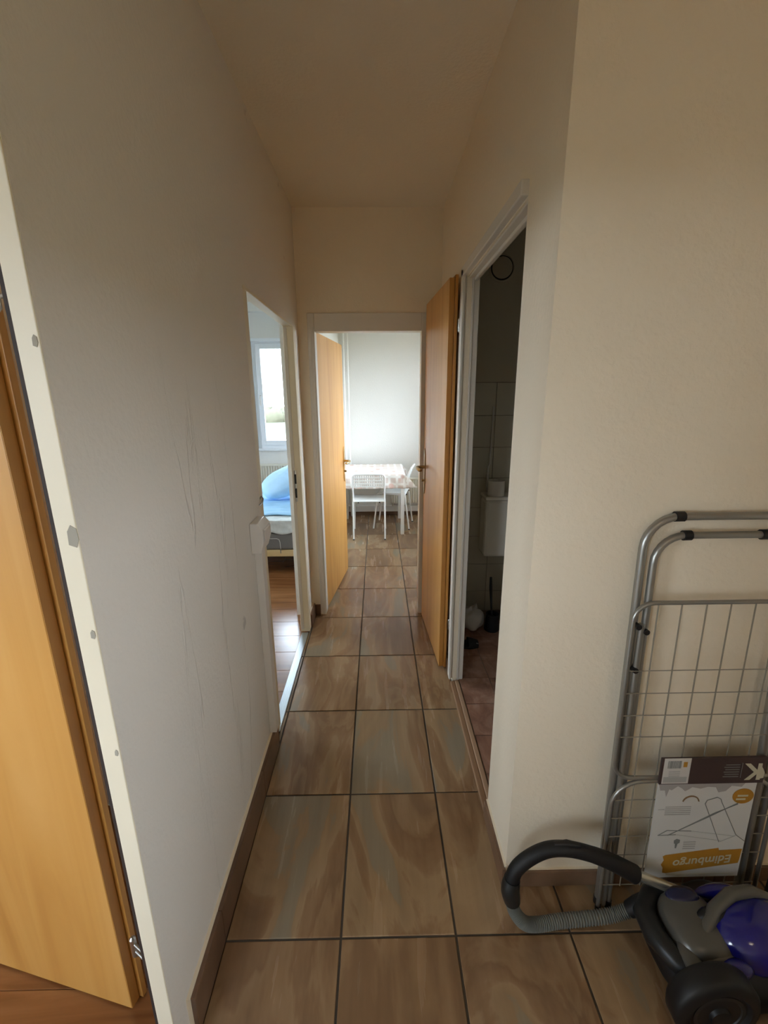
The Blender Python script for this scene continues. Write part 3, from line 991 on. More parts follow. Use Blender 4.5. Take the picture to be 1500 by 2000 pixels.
def cloth_mesh():
    drop = 0.165
    W, D = TX1 - TX0, TY1 - TY0
    nu, nv = 64, 62
    us = [-drop + (W + 2 * drop) * i / nu for i in range(nu + 1)]
    vs_ = [-drop + (D + 2 * drop) * j / nv for j in range(nv + 1)]
    V, F = [], []
    for v in vs_:
        for u in us:
            cu, cv = min(max(u, 0), W), min(max(v, 0), D)
            du, dv = u - cu, v - cv
            a, b_ = abs(du), abs(dv)
            out = max(a, b_)
            cor = min(a, b_)
            wave = 0.007 * math.sin(u * 34 + v * 29) * min(1, out / 0.1)
            fx = math.copysign(0.005 + (cor * 0.75 if du > 0 else cor * 0.05) + wave * 0.6 + out * 0.03, du) if a > 0 else 0
            fy = math.copysign(0.006 + cor * 0.45 + wave + out * 0.04, dv) if b_ > 0 else 0
            z = TZ + 0.003 - out + cor * 0.16
            V.append((TX0 + cu + fx, TY0 + cv + fy, z))
    for j in range(nv):
        for i in range(nu):
            F.append((j * (nu + 1) + i, j * (nu + 1) + i + 1, (j + 1) * (nu + 1) + i + 1, (j + 1) * (nu + 1) + i))
    me = bpy.data.meshes.new('tablecloth')
    me.from_pydata(V, [], F)
    uvl = me.uv_layers.new(name='UVMap')
    for lp in me.loops:
        i, j = lp.vertex_index % (nu + 1), lp.vertex_index // (nu + 1)
        uvl.data[lp.index].uv = (us[i] + 0.3, vs_[j] + 0.3)
    for p in me.polygons:
        p.use_smooth = True
    me.materials.append(PLAID)
    return me


tc_o = link('tablecloth', cloth_mesh())
tag(tc_o, 'white and pale beige checked tablecloth with faded flowers on the kitchen table', 'tablecloth')
sm = tc_o.modifiers.new('thickness', 'SOLIDIFY')
sm.thickness = 0.0015
sm.offset = 1

# ------------------------------------------------------------------ kitchen chairs (stackable, perforated seat and back)
CH_SEAT = plain('chair_plastic', (0.82, 0.83, 0.80, 1), 0.35)


def make_chair(label):
    """faces +y; origin on the floor under the middle of the back feet"""
    t = tag(empty('kitchen_chair'), label, 'chair', 'white chairs at the kitchen table')
    hw = 0.176
    r = 0.0095

    def part(name, m_, mat, parent=None, **k):
        o = m_.build(name, mat, parent or t, **k)
        return o
    for s in (-1, 1):
        part('leg', MB().tube([(s * hw, 0, 0), (s * hw, 0.055, 0.42), (s * (hw - 0.003), 0.062, 0.47)], r, 10), WHITE_MT, smooth=True)
        fl_ = part('leg', MB().tube([(s * (hw + 0.012), 0.435, 0), (s * (hw - 0.004), 0.385, 0.40), (s * (hw - 0.006), 0.365, 0.435), (s * (hw - 0.006), 0.33, 0.438), (s * (hw - 0.006), 0.07, 0.425)], r, 10), WHITE_MT, smooth=True)
        part('foot_cap', MB().tube([(s * hw, 0, 0), (s * hw, 0.0015, 0.012)], r + 0.001, 10), BLACK, fl_, smooth=True)
    # back frame: a loop from one rear leg over the top to the other
    pts = [(-hw + 0.003, 0.062, 0.47), (-hw + 0.001, 0.055, 0.56), (-hw, 0.02, 0.66), (-hw, -0.005, 0.715)]
    top = [(-hw + 0.01, -0.016, 0.738), (-hw + 0.03, -0.022, 0.749), (0, -0.024, 0.752), (hw - 0.03, -0.022, 0.749), (hw - 0.01, -0.016, 0.738)]
    pts2 = [(-x, y, z) for x, y, z in reversed(pts)]
    bf = part('back_frame', MB().tube(pts + top + pts2, r, 10), WHITE_MT, smooth=True)
    bp_ = MB()

    def yb(z):
        return 0.055 - (z - 0.56) * 0.36
    for i in range(15):                                   # ribs of the perforated back
        x = -hw + 0.012 + (2 * hw - 0.024) * i / 14
        bp_.box(x - 0.0062, x + 0.0062, yb(0.66) - 0.004, yb(0.66) + 0.004, 0.60, 0.745, Matrix.Translation((0, 0, 0)) @ Matrix.Translation((0, yb(0.66), 0.67)) @ Matrix.Rotation(0.34, 4, 'X') @ Matrix.Translation((0, -yb(0.66), -0.67)))
    for z in (0.605, 0.64, 0.675, 0.71, 0.742):
        bp_.box(-hw + 0.004, hw - 0.004, yb(z) - 0.004, yb(z) + 0.004, z - 0.007, z + 0.007)
    part('backrest', bp_, CH_SEAT, bevel=0)
    se = MB()

    def sf(u, v):
        x = (u - 0.5) * (2 * hw + 0.006)
        y = 0.045 + v * 0.36
        z = 0.447 - 0.018 * math.sin(PI * u) * (1 - abs(2 * v - 1)) - (0.03 * max(0, v - 0.85) / 0.15) ** 1.0 - (0.012 * max(0, 0.1 - v) / 0.1)
        return (x, y, z)
    se.grid(sf, 20, 20)
    so = part('seat', se, CH_SEAT, smooth=True)
    sd = so.modifiers.new('thickness', 'SOLIDIFY')
    sd.thickness = 0.008
    for s in (-1, 1):
        part('stopper', MB().tube([(s * 0.118, 0.035, 0.424), (s * 0.118, 0.065, 0.424)], 0.007, 10), BLACK, so, smooth=True)
    return t


ch1 = make_chair('white chair seen from behind, pushed under the checked tablecloth')
ch1.location = (-0.100, 4.716, 0)
ch1.rotation_euler = (0, 0, 0)


def copy_tree(o, parent=None):
    c = o.copy()
    COL.objects.link(c)
    if parent is not None:
        c.parent = parent
        c.matrix_parent_inverse = o.matrix_parent_inverse.copy()
    for ch in list(o.children):
        copy_tree(ch, c)
    return c


ch2 = copy_tree(ch1)
ch2['label'] = 'white chair seen from its side, beside the kitchen radiator'
ch2.location = (0.406, 5.262, 0)
ch2.rotation_euler = (0, 0, math.radians(79))

# ------------------------------------------------------------------ bedroom: bed
bed = tag(empty('bed', (-1.6, 4.3, 0)), 'low pine-framed bed with a grey mattress beyond the bedroom doorway', 'bed')
BX0, BX1, BY0, BY1 = -2.66, -0.66, 3.78, 4.83
MB().box(BX0, BX1, BY0, BY0 + 0.03, 0.165, 0.225).build('side_rail', PINE, bed, bevel=0.003)
MB().box(BX0, BX1, BY1 - 0.03, BY1, 0.165, 0.225).build('side_rail', PINE, bed, bevel=0.003)
MB().box(BX0, BX0 + 0.03, BY0 + 0.03, BY1 - 0.03, 0.165, 0.225).build('end_rail', PINE, bed, bevel=0.003)
MB().box(BX1 - 0.03, BX1, BY0 + 0.03, BY1 - 0.03, 0.165, 0.225).build('end_rail', PINE, bed, bevel=0.003)
for i in range(13):
    x = BX0 + 0.07 + i * 0.15
    MB().box(x, x + 0.07, BY0 + 0.03, BY1 - 0.03, 0.205, 0.222).build('slat', PINE, bed)
for (x, y) in ((BX0 + 0.05, BY0 + 0.05), (BX1 - 0.1, BY0 + 0.05), (BX0 + 0.05, BY1 - 0.1), (BX1 - 0.1, BY1 - 0.1)):
    MB().box(x, x + 0.05, y, y + 0.05, 0.0, 0.165).build('leg', PINE, bed, bevel=0.002)
mt = MB().box(BX0 + 0.01, BX1 - 0.01, BY0 + 0.005, BY1 - 0.01, 0.226, 0.385).build('mattress', MATT_G, bed, bevel=0.02)
pz = MB().tube([(-2.4, BY0 + 0.003, 0.335), (-0.915, BY0 + 0.003, 0.335), (-0.895, BY0 + 0.003, 0.325), (-0.888, BY0 + 0.003, 0.30), (-0.885, BY0 + 0.003, 0.235)], 0.0035, 8)
pz.build('piping', PIPING, mt, smooth=True)
MB().box(-0.890, -0.882, BY0 - 0.001, BY0 + 0.004, 0.195, 0.235).build('label_tab', MATT_G, mt)


def fold(u, v, a, s=1.0):
    return a * (math.sin(u * 37 * s + 3 * math.sin(v * 9)) * 0.5 + math.sin(v * 61 * s + 2.2 * math.sin(u * 11)) * 0.6 + math.sin((u + v) * 83 * s) * 0.25)


def sheet(u, v):
    x = BX0 + 0.0 + (BX1 - BX0) * u
    t_ = v * (BY1 - BY0 + 0.12)
    if t_ < 0.12:
        return (x, BY0 - 0.006 + fold(u, v, 0.006), 0.388 + t_ + 0.012 * math.sin(u * 47) * (1 - t_ / 0.12))
    y = BY0 + (t_ - 0.12)
    return (x, y, 0.500 + fold(u, v, 0.005) - 0.012 * math.exp(-(t_ - 0.12) * 30))


sh = MB().grid(sheet, 110, 60).build('bed_sheet', SHEET_W, smooth=True)
tag(sh, 'wrinkled white patterned sheet hanging over the grey mattress edge', 'bed sheet')
sh.modifiers.new('thickness', 'SOLIDIFY').thickness = 0.004
sb_ = MB().grid(lambda u, v: (BX0 + 0.02 + (BX1 - BX0 - 0.04) * u, BY0 + 0.13 + 0.03 * math.sin(u * 9) * (1 - v) + (BY1 - BY0 - 0.15) * v,
                             0.528 + fold(u, v, 0.008, 0.8) - 0.010 * math.exp(-v * 25)), 110, 50).build('blanket', SHEET_B, smooth=True)
tag(sb_, 'rumpled light blue blanket spread over the bed', 'blanket')
sb_.modifiers.new('thickness', 'SOLIDIFY').thickness = 0.008
pil = MB()
pil.ellipsoid((0, 0, 0), (0.30, 0.22, 0.10), 44, 22, 0.8, 0.015)
po = pil.build('pillow', PILLOW, smooth=True)
tag(po, 'plump light blue pillow resting on the blue blanket', 'pillow')
po.location = (-0.945, 4.60, 0.715)
po.rotation_euler = (math.radians(18), math.radians(-22), math.radians(12))

# ------------------------------------------------------------------ bath: vent, cistern and toilet, roll, brush, bag, shoe
vt = tag(empty('air_vent', (0.775, YF0, 2.33)), 'round air vent with a dark ring high on the bath wall', 'vent')
TV = Matrix.Translation((0.775, YF0 - 0.005, 2.325)) @ Matrix.Rotation(PI / 2, 4, 'X')
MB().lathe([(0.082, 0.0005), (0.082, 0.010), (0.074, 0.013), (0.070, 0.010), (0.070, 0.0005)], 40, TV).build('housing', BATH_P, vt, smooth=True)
MB().lathe([(0.0695, 0.001), (0.0695, 0.004)], 40, TV).build('gap_ring', BLACK, vt)
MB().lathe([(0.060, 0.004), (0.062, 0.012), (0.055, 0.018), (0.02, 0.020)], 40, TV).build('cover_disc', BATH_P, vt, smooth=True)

tl = tag(empty('toilet', (0.93, 2.75, 0.02)), 'white toilet with a wall-hung cistern in the dark bath', 'toilet')
MB().box(0.715, 1.14, 2.82, YF0 - 0.011, 0.50, 0.90).build('cistern', CERAMIC, tl, bevel=0.02)
MB().box(0.71, 1.145, 2.81, YF0 - 0.011, 0.901, 0.925).build('cistern_lid', CERAMIC, tl, bevel=0.008)
MB().tube([(0.93, 2.94, 0.50), (0.93, 2.94, 0.36), (0.93, 2.90, 0.30), (0.93, 2.80, 0.29)], 0.022, 14).build('flush_pipe', WHITE_PL, tl, smooth=True)
bo = MB()
sect = [(0.10, 0.02), (0.105, 0.05), (0.085, 0.15), (0.10, 0.24), (0.16, 0.34), (0.178, 0.39), (0.17, 0.40)]
bo.lathe(sect, 36, Matrix.Translation((0.99, 2.58, 0)) @ Matrix.Diagonal((1, 1.28, 1, 1)))
bo.build('bowl', CERAMIC, tl, smooth=True)
st = MB().lathe([(0.18, 0.402), (0.182, 0.415), (0.17, 0.425), (0.02, 0.428)], 36, Matrix.Translation((0.99, 2.59, 0)) @ Matrix.Diagonal((1, 1.28, 1, 1)))
st.build('seat_lid', WHITE_PL, tl, smooth=True)
fp = tag(empty('water_pipe', (0.752, 2.97, 0.9)), 'thin water pipe running up the tiled bath wall above the cistern', 'pipe')
MB().tube([(0.752, 2.962, 0.926), (0.752, 2.964, 1.10), (0.762, 2.966, 1.12), (0.768, 2.966, 1.5)], 0.005, 8).build('pipe', STEEL, fp, smooth=True)
MB().tube([(0.752, 2.962, 0.95), (0.752, 2.963, 1.05)], 0.010, 10).build('valve', STEEL, fp, smooth=True)

tr = tag(empty('toilet_roll', (0.79, 2.87, 0.925)), 'white toilet roll standing on the cistern lid', 'toilet roll')
MB().lathe([(0.022, 0), (0.055, 0), (0.055, 0.10), (0.022, 0.10), (0.022, 0.0005)], 32, Matrix.Translation((0.79, 2.87, 0.9255))).build('paper', TISSUE, tr, smooth=True)
MB().lathe([(0.0215, 0.001), (0.0215, 0.09)], 24, Matrix.Translation((0.79, 2.87, 0.9255))).build('dark_hole', BLACK, tr)  # black plug: the shade inside the roll's hole as solid colour

br = tag(empty('toilet_brush', (0.765, 2.70, 0.02)), 'black toilet brush standing in its holder on the bath floor', 'toilet brush')
MB().lathe([(0.048, 0.02), (0.052, 0.03), (0.040, 0.13), (0.043, 0.14), (0.036, 0.14), (0.034, 0.04)], 28, Matrix.Translation((0.768, 2.70, 0))).build('holder', BLACK, br, smooth=True)
MB().tube([(0.768, 2.70, 0.10), (0.758, 2.70, 0.20), (0.748, 2.70, 0.33), (0.744, 2.70, 0.405)], [0.006, 0.007, 0.010, 0.008], 12).build('handle', BLACK, br, smooth=True)
MB().ellipsoid((0.768, 2.70, 0.085), (0.028, 0.028, 0.045), 16, 10).build('bristles', GREY_D, br, smooth=True)

bgm = MB()
bgm.ellipsoid((0, 0, 0), (0.082, 0.08, 0.075), 30, 18, 0.85, 0.08)
bgo = bgm.build('plastic_bag', BAG, smooth=True)
bgo.location = (0.63, 2.72, 0.098)
tag(bgo, 'crumpled whitish plastic bag lying on the bath floor by the brush', 'bag')
MB().add([(0.59, 2.70, 0.16), (0.62, 2.69, 0.205), (0.635, 2.70, 0.16), (0.66, 2.71, 0.215), (0.675, 2.72, 0.155), (0.63, 2.75, 0.16)],
         [(0, 1, 2), (2, 3, 4), (0, 2, 5), (2, 4, 5), (1, 5, 2), (3, 5, 2), (0, 5, 1), (4, 3, 5)]).build('bag_tails', BAG, bgo)

sl = tag(empty('slipper', (0.59, 2.52, 0.02)), 'small black slipper on the bath floor in front of the whitish bag', 'slipper')
sole = MB().grid(lambda u, v: (0.515 + 0.115 * u, 2.505 + (v - 0.5) * 0.085 * (0.75 + 0.35 * math.sin(PI * u)), 0.034), 12, 6)
so_ = sole.build('sole', BLACK, sl, smooth=True)
so_.modifiers.new('thickness', 'SOLIDIFY').thickness = 0.013
MB().grid(lambda u, v: (0.565 + 0.066 * u, 2.505 + math.cos(PI * v) * (0.045 - 0.012 * u), 0.034 + math.sin(PI * v) * (0.042 - 0.022 * u)), 8, 12).build('strap', BLACK, sl, smooth=True)
MB().tube([(0.612, 2.468, 0.058), (0.626, 2.468, 0.054)], 0.003, 8).build('buckle', STEEL, sl, smooth=True)

# ------------------------------------------------------------------ folded drying rack leaning on the wall
RB = 0.045 / 1.27


def ry(z, off=0.0):
    return 1.035 + RB * z + off


def rp(x, z, off=0.0):
    return (x, ry(z, off), z)


rack = tag(empty('drying_rack', (0.92, 1.04, 0)), 'folded grey metal drying rack leaning on the wall behind the vacuum cleaner', 'drying rack')


def u_tube(x0, x1, z0, z1, rad, off, r, name, mat=RACK_MT, closed_bottom=False, seg=12, rb=None):
    pts = []
    if closed_bottom:
        for a in arc((x1 - rad, z0 + rad), rad, 0, -90, 6):
            pts.append(rp(a[0], a[1], off))
        for a in arc((x0 + rad, z0 + rad), rad, -90, -180, 6):
            pts.append(rp(a[0], a[1], off))
    else:
        pts.append(rp(x0, z0, off))
        pts.append(rp(x0, (z0 + z1) / 2, off))
    for a in arc((x0 + rad, z1 - rad), rad, 180, 90, 7):
        pts.append(rp(a[0], a[1], off))
    for a in arc((x1 - rad, z1 - rad), rad, 90, 0, 7):
        pts.append(rp(a[0], a[1], off))
    if not closed_bottom:
        pts.append(rp(x1, (z0 + z1) / 2, off))
        pts.append(rp(x1, z0, off))
    return MB().tube(pts, r, seg, closed=closed_bottom).build(name, mat, rack, smooth=True)


u_tube(0.691, 1.165, 0.012, 1.272, 0.085, 0.0, 0.0105, 'leg_frame')
u_tube(0.718, 1.130, 0.014, 1.224, 0.075, -0.008, 0.0095, 'leg_frame')
u_tube(0.676, 1.170, 0.495, 1.044, 0.052, -0.022, 0.006, 'wing_frame', closed_bottom=True)
u_tube(0.678, 1.165, 0.012, 0.487, 0.085, -0.026, 0.006, 'wing_frame')
# lower inner tube pair running down beside the card
MB().tube([rp(1.098, 0.85, -0.016), rp(1.112, 0.45, -0.016), rp(1.124, 0.014, -0.016)], 0.012, 12).build('support_leg', RACK_MT, rack, smooth=True)
MB().tube([rp(0.706, 0.98, -0.014), rp(0.704, 0.45, -0.014), rp(0.700, 0.014, -0.014)], 0.0085, 12).build('support_leg', RACK_MT, rack, smooth=True)
WX = [0.739, 0.802, 0.869, 0.934, 1.000, 1.064]
for x in WX + [1.128]:
    MB().tube([rp(x, 1.041, -0.022), rp(x, 0.77, -0.022), rp(x, 0.498, -0.022)], 0.0019, 6).build('wire', RACK_WIRE, rack, smooth=True)
for z in (0.846, 0.776, 0.706, 0.636):
    MB().tube([rp(0.678, z, -0.0255), rp(0.92, z, -0.0255), rp(1.168, z, -0.0255)], 0.0014, 6).build('wire', RACK_WIRE, rack, smooth=True)
for x in [0.739, 0.802, 0.869, 0.934, 1.000, 1.064, 1.118]:
    MB().tube([rp(x, 0.483, -0.026), rp(x, 0.25, -0.026), rp(x, 0.10, -0.026)], 0.0017, 6).build('wire', RACK_WIRE, rack, smooth=True)
for z in (0.417, 0.352, 0.285, 0.215, 0.10):
    MB().tube([rp(0.681, z, -0.0225), rp(0.92, z, -0.0225), rp(1.163, z, -0.0225)], 0.0014, 6).build('wire', RACK_WIRE, rack, smooth=True)
for (x, z, off, l_) in ((0.775, 1.272, 0.0, 0.012), (0.796, 1.224, -0.008, 0.010), (0.999, 1.224, -0.008, 0.010)):
    MB().tube([rp(x - l_, z, off), rp(x + l_, z, off)], 0.0135, 12).build('joint_sleeve', BLACK, rack, smooth=True)
for (x, z) in ((0.693, 0.975), (0.716, 0.96), (0.700, 0.845)):
    MB().tube([(x, ry(z, 0.004), z), (x, ry(z, -0.026), z)], 0.008, 10).build('pivot_rivet', BLACK, rack, smooth=True)
for (x, off) in ((0.691, 0.0), (1.165, 0.0), (0.718, -0.008), (1.130, -0.008), (0.678, -0.026), (1.165, -0.026)):
    MB().tube([rp(x, 0.0, off), rp(x, 0.022, off)], 0.0125 if off > -0.02 else 0.0085, 12).build('foot_cap', GREY_D, rack, smooth=True)

# packaging card tied inside the wires, hanging upside down
CO = -0.034                       # just in front of the wires
TCd = Matrix.Translation((0, ry(0, CO), 0)) @ Matrix.Shear('XY', 4, (0, 0))


def cbox(m_, x0, x1, z0, z1, o0, o1):
    """thin slab lying in the rack's plane"""
    vs, fs = [], [(0, 1, 2, 3), (7, 6, 5, 4), (0, 4, 5, 1), (1, 5, 6, 2), (2, 6, 7, 3), (3, 7, 4, 0)]
    for o_ in (o0, o1):
        vs += [rp(x0, z0, o_), rp(x1, z0, o_), rp(x1, z1, o_), rp(x0, z1, o_)]
    return m_.add(vs, fs)


def cpoly(pts, o0, o1):
    n = len(pts)
    vs = [rp(x, z, o0) for x, z in pts] + [rp(x, z, o1) for x, z in pts]
    fs = [tuple(range(n)), tuple(reversed(range(n, 2 * n)))] + [(i, i + n, (i + 1) % n + n, (i + 1) % n) for i in range(n)]
    return MB().add(vs, fs)


card = MB()
cbox(card, 0.804, 1.094, 0.140, 0.487, CO, CO + 0.002)
card = card.build('packaging_card', CARD, rack, label='white card sleeve with brown band, printed upside down')
cbox(MB(), 0.803, 1.106, 0.486, 0.572, CO - 0.004, CO + 0.003).build('card_band', CARD_BR, card)
cbox(MB(), 0.809, 0.886, 0.489, 0.574, CO - 0.0046, CO - 0.0036).build('barcode_sticker', PAPER, card)
bar = MB()
x = 0.820
rb_ = random.Random(2)
while x < 0.858:
    w_ = rb_.choice((0.0007, 0.0012, 0.0018))
    cbox(bar, x, x + w_, 0.541, 0.566, CO - 0.0050, CO - 0.0045)
    x += w_ + rb_.choice((0.0008, 0.0014))
bar.build('barcode', INK, card)
lines_ = MB()
for i in range(3):
    cbox(lines_, 0.826, 0.858, 0.528 - i * 0.007, 0.531 - i * 0.007, CO - 0.0050, CO - 0.0045)
cbox(lines_, 0.812, 0.880, 0.493, 0.512, CO - 0.0050, CO - 0.0045)
lines_.build('sticker_print', INK_L, card)
cbox(MB(), 0.865, 0.876, 0.545, 0.562, CO - 0.0050, CO - 0.0045).build('sticker_mark', CARD_OR, card)
tx = MB()
for i in range(6):
    cbox(tx, 0.985 + 0.004 * (i % 2), 1.030, 0.508 + i * 0.008, 0.510 + i * 0.008, CO - 0.0047, CO - 0.0041)
cbox(tx, 1.036, 1.0372, 0.505, 0.555, CO - 0.0047, CO - 0.0041)
tx.build('band_print', INK, card)
# grey skyline silhouette along the fold, pointing down because the card hangs upside down
sk = [(0.806, 0.484), (1.060, 0.484), (1.050, 0.470), (1.02, 0.474), (1.005, 0.456), (0.985, 0.452), (0.975, 0.470), (0.95, 0.472), (0.93, 0.466), (0.905, 0.472), (0.895, 0.464), (0.885, 0.458), (0.875, 0.468), (0.862, 0.476), (0.845, 0.462), (0.838, 0.466), (0.832, 0.440), (0.826, 0.462), (0.812, 0.462)]
cpoly(sk, CO - 0.0012, CO - 0.0004).build('skyline_print', plain('ink_skyline', (0.36, 0.34, 0.33, 1), 0.7), card)
el = [(1.060 + 0.031 * math.cos(a), 0.437 + 0.026 * math.sin(a)) for a in [2 * PI * i / 28 for i in range(28)]]
cpoly(el, CO - 0.0016, CO - 0.0004).build('badge', CARD_OR, card)
bd = MB()
for i, (a, b_) in enumerate(((1.043, 1.074), (1.040, 1.068))):
    cbox(bd, a, b_, 0.436 - i * 0.012, 0.442 - i * 0.012, CO - 0.0020, CO - 0.0015)
bd.build('badge_print', CREAM, card)
orp = [(0.858, 0.160), (0.868, 0.158), (1.086, 0.192), (1.088, 0.205), (1.090, 0.244), (1.020, 0.240), (1.018, 0.249), (0.860, 0.226), (0.852, 0.221), (0.857, 0.206), (0.850, 0.190), (0.857, 0.178)]
cpoly(orp, CO - 0.0016, CO - 0.0004).build('title_band', CARD_OR, card)
dr = MB()


def dl(a, b_, r=0.0011):
    dr.tube([rp(a[0], a[1], CO - 0.0008), rp(b_[0], b_[1], CO - 0.0008)], r, 5)


# printed line drawing of the opened rack (as seen upside down)
for seq in ([(0.952, 0.412), (0.956, 0.424), (0.985, 0.434), (0.996, 0.428), (1.000, 0.418), (1.062, 0.298), (1.100 - 0.006, 0.272)], [(0.952, 0.412), (0.962, 0.390), (1.015, 0.272)],
            [(1.052, 0.414), (0.965, 0.362), (0.855, 0.300)], [(1.050, 0.409), (0.985, 0.378), (0.862, 0.303)], [(0.826, 0.300), (0.852, 0.318), (0.925, 0.314)], [(0.826, 0.300), (0.880, 0.302)]):
    for a, b_ in zip(seq[:-1], seq[1:]):
        dl(a, b_)
dr.build('rack_drawing', INK, card)
dr = MB()
for seq in ([(0.925, 0.314), (1.060, 0.292)], [(0.880, 0.302), (1.020, 0.276)], [(1.018, 0.272), (1.062, 0.294)]):
    for a, b_ in zip(seq[:-1], seq[1:]):
        dl(a, b_, 0.0006)
dr.build('rack_drawing', INK_L, card)
dr = MB()
hk = [(0.908 + 0.024 * math.cos(math.radians(a)), 0.418 + 0.022 * math.sin(math.radians(a))) for a in range(10, 175, 16)]
for a, b_ in zip(hk[:-1], hk[1:]):
    dl(a, b_, 0.0020)
dr.build('hook_drawing', plain('ink_hook', (0.22, 0.13, 0.06, 1), 0.6), card)
pt = MB()
for i in range(5):
    cbox(pt, 0.836, 0.912, 0.374 + i * 0.0068, 0.3765 + i * 0.0068, CO - 0.0011, CO - 0.0004)
cbox(pt, 0.815, 0.834, 0.393, 0.395, CO - 0.0011, CO - 0.0004)
for i in range(4):
    cbox(pt, 0.908, 0.945, 0.248 + i * 0.008, 0.251 + i * 0.008, CO - 0.0011, CO - 0.0004)
pt.build('small_print', INK_L, card, kind='stuff')
kp = [(0.884, 0.252), (0.888, 0.252), (0.890, 0.268), (0.896, 0.272), (0.896, 0.282), (0.886, 0.286), (0.878, 0.280), (0.879, 0.270), (0.883, 0.268)]
cpoly(kp, CO - 0.0011, CO - 0.0004).build('peg_drawing', INK, card)
cbox(MB(), 0.87, 1.08, 0.1515, 0.1525, CO - 0.0010, CO - 0.0004).build('rule_print', CREAM, card)


def lettering(body, x, z, size, mat, off, rot, name='lettering', shear=0.0, bold=0.0004):
    cu = bpy.data.curves.new(name, 'FONT')
    cu.body = body
    cu.size = size
    cu.extrude = 0.0003
    cu.align_x = 'CENTER'
    cu.align_y = 'CENTER'
    cu.shear = shear
    cu.offset = bold
    cu.resolution_u = 3
    cu.materials.append(mat)
    tmp = bpy.data.objects.new(name, cu)
    COL.objects.link(tmp)
    dg = bpy.context.evaluated_depsgraph_get()
    me = bpy.data.meshes.new_from_object(tmp.evaluated_get(dg))
    bpy.data.objects.remove(tmp, do_unlink=True)
    me.transform(Matrix.Translation(rp(x, z, off)) @ Matrix.Rotation(PI / 2 - math.atan(RB), 4, 'X') @ Matrix.Rotation(rot, 4, 'Z'))
    me.name = name
    if not me.materials:
        me.materials.append(mat)
    return link(name, me, card)


lettering('Edimburgo', 0.975, 0.203, 0.041, CREAM, CO - 0.0021, PI + math.radians(6), shear=0.15)
lettering('K', 1.073, 0.528, 0.075, CREAM, CO - 0.0047, PI, 'logo', bold=0.0022)
cpoly([(1.088, 0.500), (1.104, 0.503), (1.106, 0.520), (1.100, 0.532), (1.092, 0.545), (1.090, 0.520)], CO - 0.0047, CO - 0.0041).build('logo', CREAM, card)

# ------------------------------------------------------------------ vacuum cleaner
vac = tag(empty('vacuum_cleaner', (0.95, 0.86, 0)), 'blue and silver cylinder vacuum cleaner with black wheels in front of the drying rack', 'vacuum cleaner')
low = MB().ellipsoid((0.965, 0.86, 0.085), (0.215, 0.125, 0.070), 36, 18, 0.62)
low.build('chassis', BLACK, vac, smooth=True)
# nose bumper, dark grey, wrapped round the front end
MB().tube([(0.905, 0.755, 0.125), (0.835, 0.768, 0.135), (0.775, 0.80, 0.135), (0.752, 0.86, 0.132), (0.757, 0.92, 0.13), (0.80, 0.965, 0.132), (0.88, 0.975, 0.135)],
          [0.016, 0.022, 0.027, 0.030, 0.030, 0.026, 0.018], 16).build('bumper', GREY_D, vac, smooth=True)
MB().ellipsoid((0.862, 0.868, 0.145), (0.078, 0.088, 0.050), 30, 16, 0.75).build('front_shell', SILVER, vac, smooth=True)
MB().ellipsoid((0.862, 0.925, 0.180), (0.046, 0.026, 0.020), 24, 12, 0.85).build('switch_panel', plain('navy_plastic', (0.010, 0.012, 0.05, 1), 0.25), vac, smooth=True)
MB().ellipsoid((0.892, 0.880, 0.190), (0.012, 0.010, 0.012), 16, 10).build('button', BLUE, vac, smooth=True)
dm = MB().ellipsoid((1.015, 0.845, 0.150), (0.130, 0.088, 0.082), 36, 18, 0.85)
dm.build('dust_canister', BLUE, vac, smooth=True)
MB().tube([(0.835, 0.815, 0.158), (0.865, 0.838, 0.182), (0.910, 0.872, 0.210), (0.970, 0.897, 0.226), (1.035, 0.905, 0.226), (1.10, 0.895, 0.205)],
          [0.010, 0.014, 0.017, 0.018, 0.016, 0.010], 14).build('carry_handle', SILVER, vac, smooth=True)
MB().ellipsoid((0.965, 0.868, 0.188), (0.105, 0.030, 0.032), 24, 12).build('black_recess', BLACK, vac, smooth=True)  # black body filling the recess under the carry handle
MB().ellipsoid((0.875, 0.790, 0.160), (0.050, 0.012, 0.012), 20, 10).build('silver_bar', SILVER, vac, smooth=True)
MB().ellipsoid((0.800, 0.793, 0.158), (0.024, 0.045, 0.012), 20, 10).build('silver_bar', SILVER, vac, smooth=True)
MB().ellipsoid((0.905, 0.775, 0.150), (0.045, 0.022, 0.026), 20, 12).build('blue_trim', BLUE, vac, smooth=True)
MB().ellipsoid((0.985, 0.945, 0.160), (0.07, 0.022, 0.028), 20, 12).build('blue_trim', BLUE, vac, smooth=True)
MB().ellipsoid((0.800, 0.755, 0.158), (0.028, 0.020, 0.020), 18, 10).build('latch', SILVER, vac, smooth=True)
for (wx, wy, r, s) in ((0.822, 0.735, 0.106, -1), (0.955, 0.955, 0.085, 1)):
    TWh = Matrix.Translation((wx, wy, r + 0.001)) @ Matrix.Rotation(PI / 2 * -s, 4, 'X')
    wl = MB().lathe([(r * 0.55, -0.028), (r * 0.93, -0.028), (r, -0.018), (r, 0.016), (r * 0.93, 0.026), (r * 0.72, 0.030), (r * 0.66, 0.022), (r * 0.25, 0.024), (r * 0.22, 0.032), (0.004, 0.034)], 40, TWh).build('wheel', BLACK, vac, smooth=True)
    MB().lathe([(r * 0.6, 0.021), (r * 0.6, 0.0245), (r * 0.52, 0.0255), (r * 0.5, 0.022)], 40, TWh).build('hub_ring', GREY_D, wl, smooth=True)
MB().tube([(0.985, 0.735, 0.07), (1.19, 0.74, 0.07)], 0.03, 14).build('rear_bumper', BLACK, vac, smooth=True)
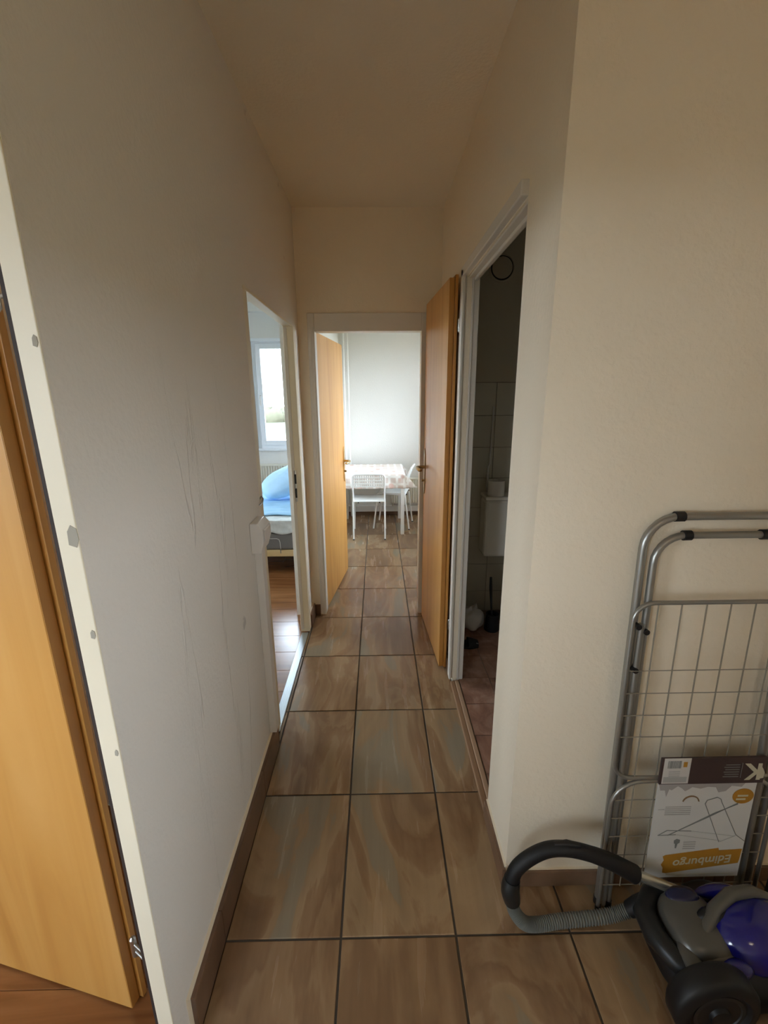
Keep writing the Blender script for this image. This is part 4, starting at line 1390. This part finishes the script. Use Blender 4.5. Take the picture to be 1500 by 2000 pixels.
# hose: connector, ribbed hose lying along the wall, rising into the curved grip
MB().tube([(0.80, 0.955, 0.115), (0.77, 0.966, 0.085), (0.752, 0.972, 0.062)], [0.030, 0.026, 0.022], 18).build('hose_connector', BLACK, vac, smooth=True)


def spline(ctrl, n):
    out = []
    P = [Vector(c) for c in ctrl]
    P = [P[0] * 2 - P[1]] + P + [P[-1] * 2 - P[-2]]
    segs = len(P) - 3
    for i in range(n + 1):
        t_ = i / n * segs
        k = min(int(t_), segs - 1)
        t_ -= k
        a, b_, c, d = P[k:k + 4]
        out.append(0.5 * ((2 * b_) + (c - a) * t_ + (2 * a - 5 * b_ + 4 * c - d) * t_ * t_ + (3 * b_ - a - 3 * c + d) * t_ ** 3))
    return out


hp_ = spline([(0.752, 0.972, 0.060), (0.70, 0.975, 0.034), (0.62, 0.974, 0.024), (0.54, 0.970, 0.023), (0.475, 0.962, 0.024), (0.430, 0.960, 0.034), (0.402, 0.972, 0.062), (0.392, 0.985, 0.098)], 260)
MB().tube(hp_, [0.0175 + 0.0022 * (1 if (i // 2) % 2 else -1) for i in range(len(hp_))], 14).build('hose', HOSE, vac, smooth=True)
gp = spline([(0.396, 0.985, 0.088), (0.388, 0.988, 0.13), (0.392, 0.992, 0.168)], 14)
MB().tube(gp, [0.024 + 0.004 * math.sin(PI * i / 14) for i in range(15)], 18).build('grip_collar', GREY_D, vac, smooth=True)
gr = spline([(0.390, 0.992, 0.16), (0.405, 0.995, 0.205), (0.445, 0.998, 0.245), (0.495, 0.998, 0.272), (0.55, 0.990, 0.283), (0.615, 0.980, 0.274), (0.68, 0.973, 0.248), (0.745, 0.968, 0.210)], 60)
MB().tube(gr, [0.021 if i < 44 else 0.0215 + 0.004 * (i - 44) / 16 for i in range(61)], 18).build('grip', BLACK_S, vac, smooth=True)
MB().tube([Vector((0.51, 0.996, 0.294)), Vector((0.545, 0.991, 0.303)), Vector((0.58, 0.985, 0.300))], [0.008, 0.010, 0.008], 12).build('air_slider', BLACK, vac, smooth=True)
MB().tube([(0.735, 0.968, 0.216), (0.86, 0.964, 0.155), (1.02, 0.956, 0.085)], 0.0145, 16).build('tube', TUBE_MT, vac, smooth=True)
MB().tube([(1.02, 0.956, 0.085), (1.30, 0.94, 0.04)], 0.0165, 16).build('tube', TUBE_MT, vac, smooth=True)
# floor nozzle standing upright behind the body
nz = MB().box(1.14, 1.20, 0.925, 0.968, 0.0, 0.21).box(1.13, 1.21, 0.915, 0.968, 0.0, 0.03)
nz.build('floor_nozzle', BLACK, vac, bevel=0.012)
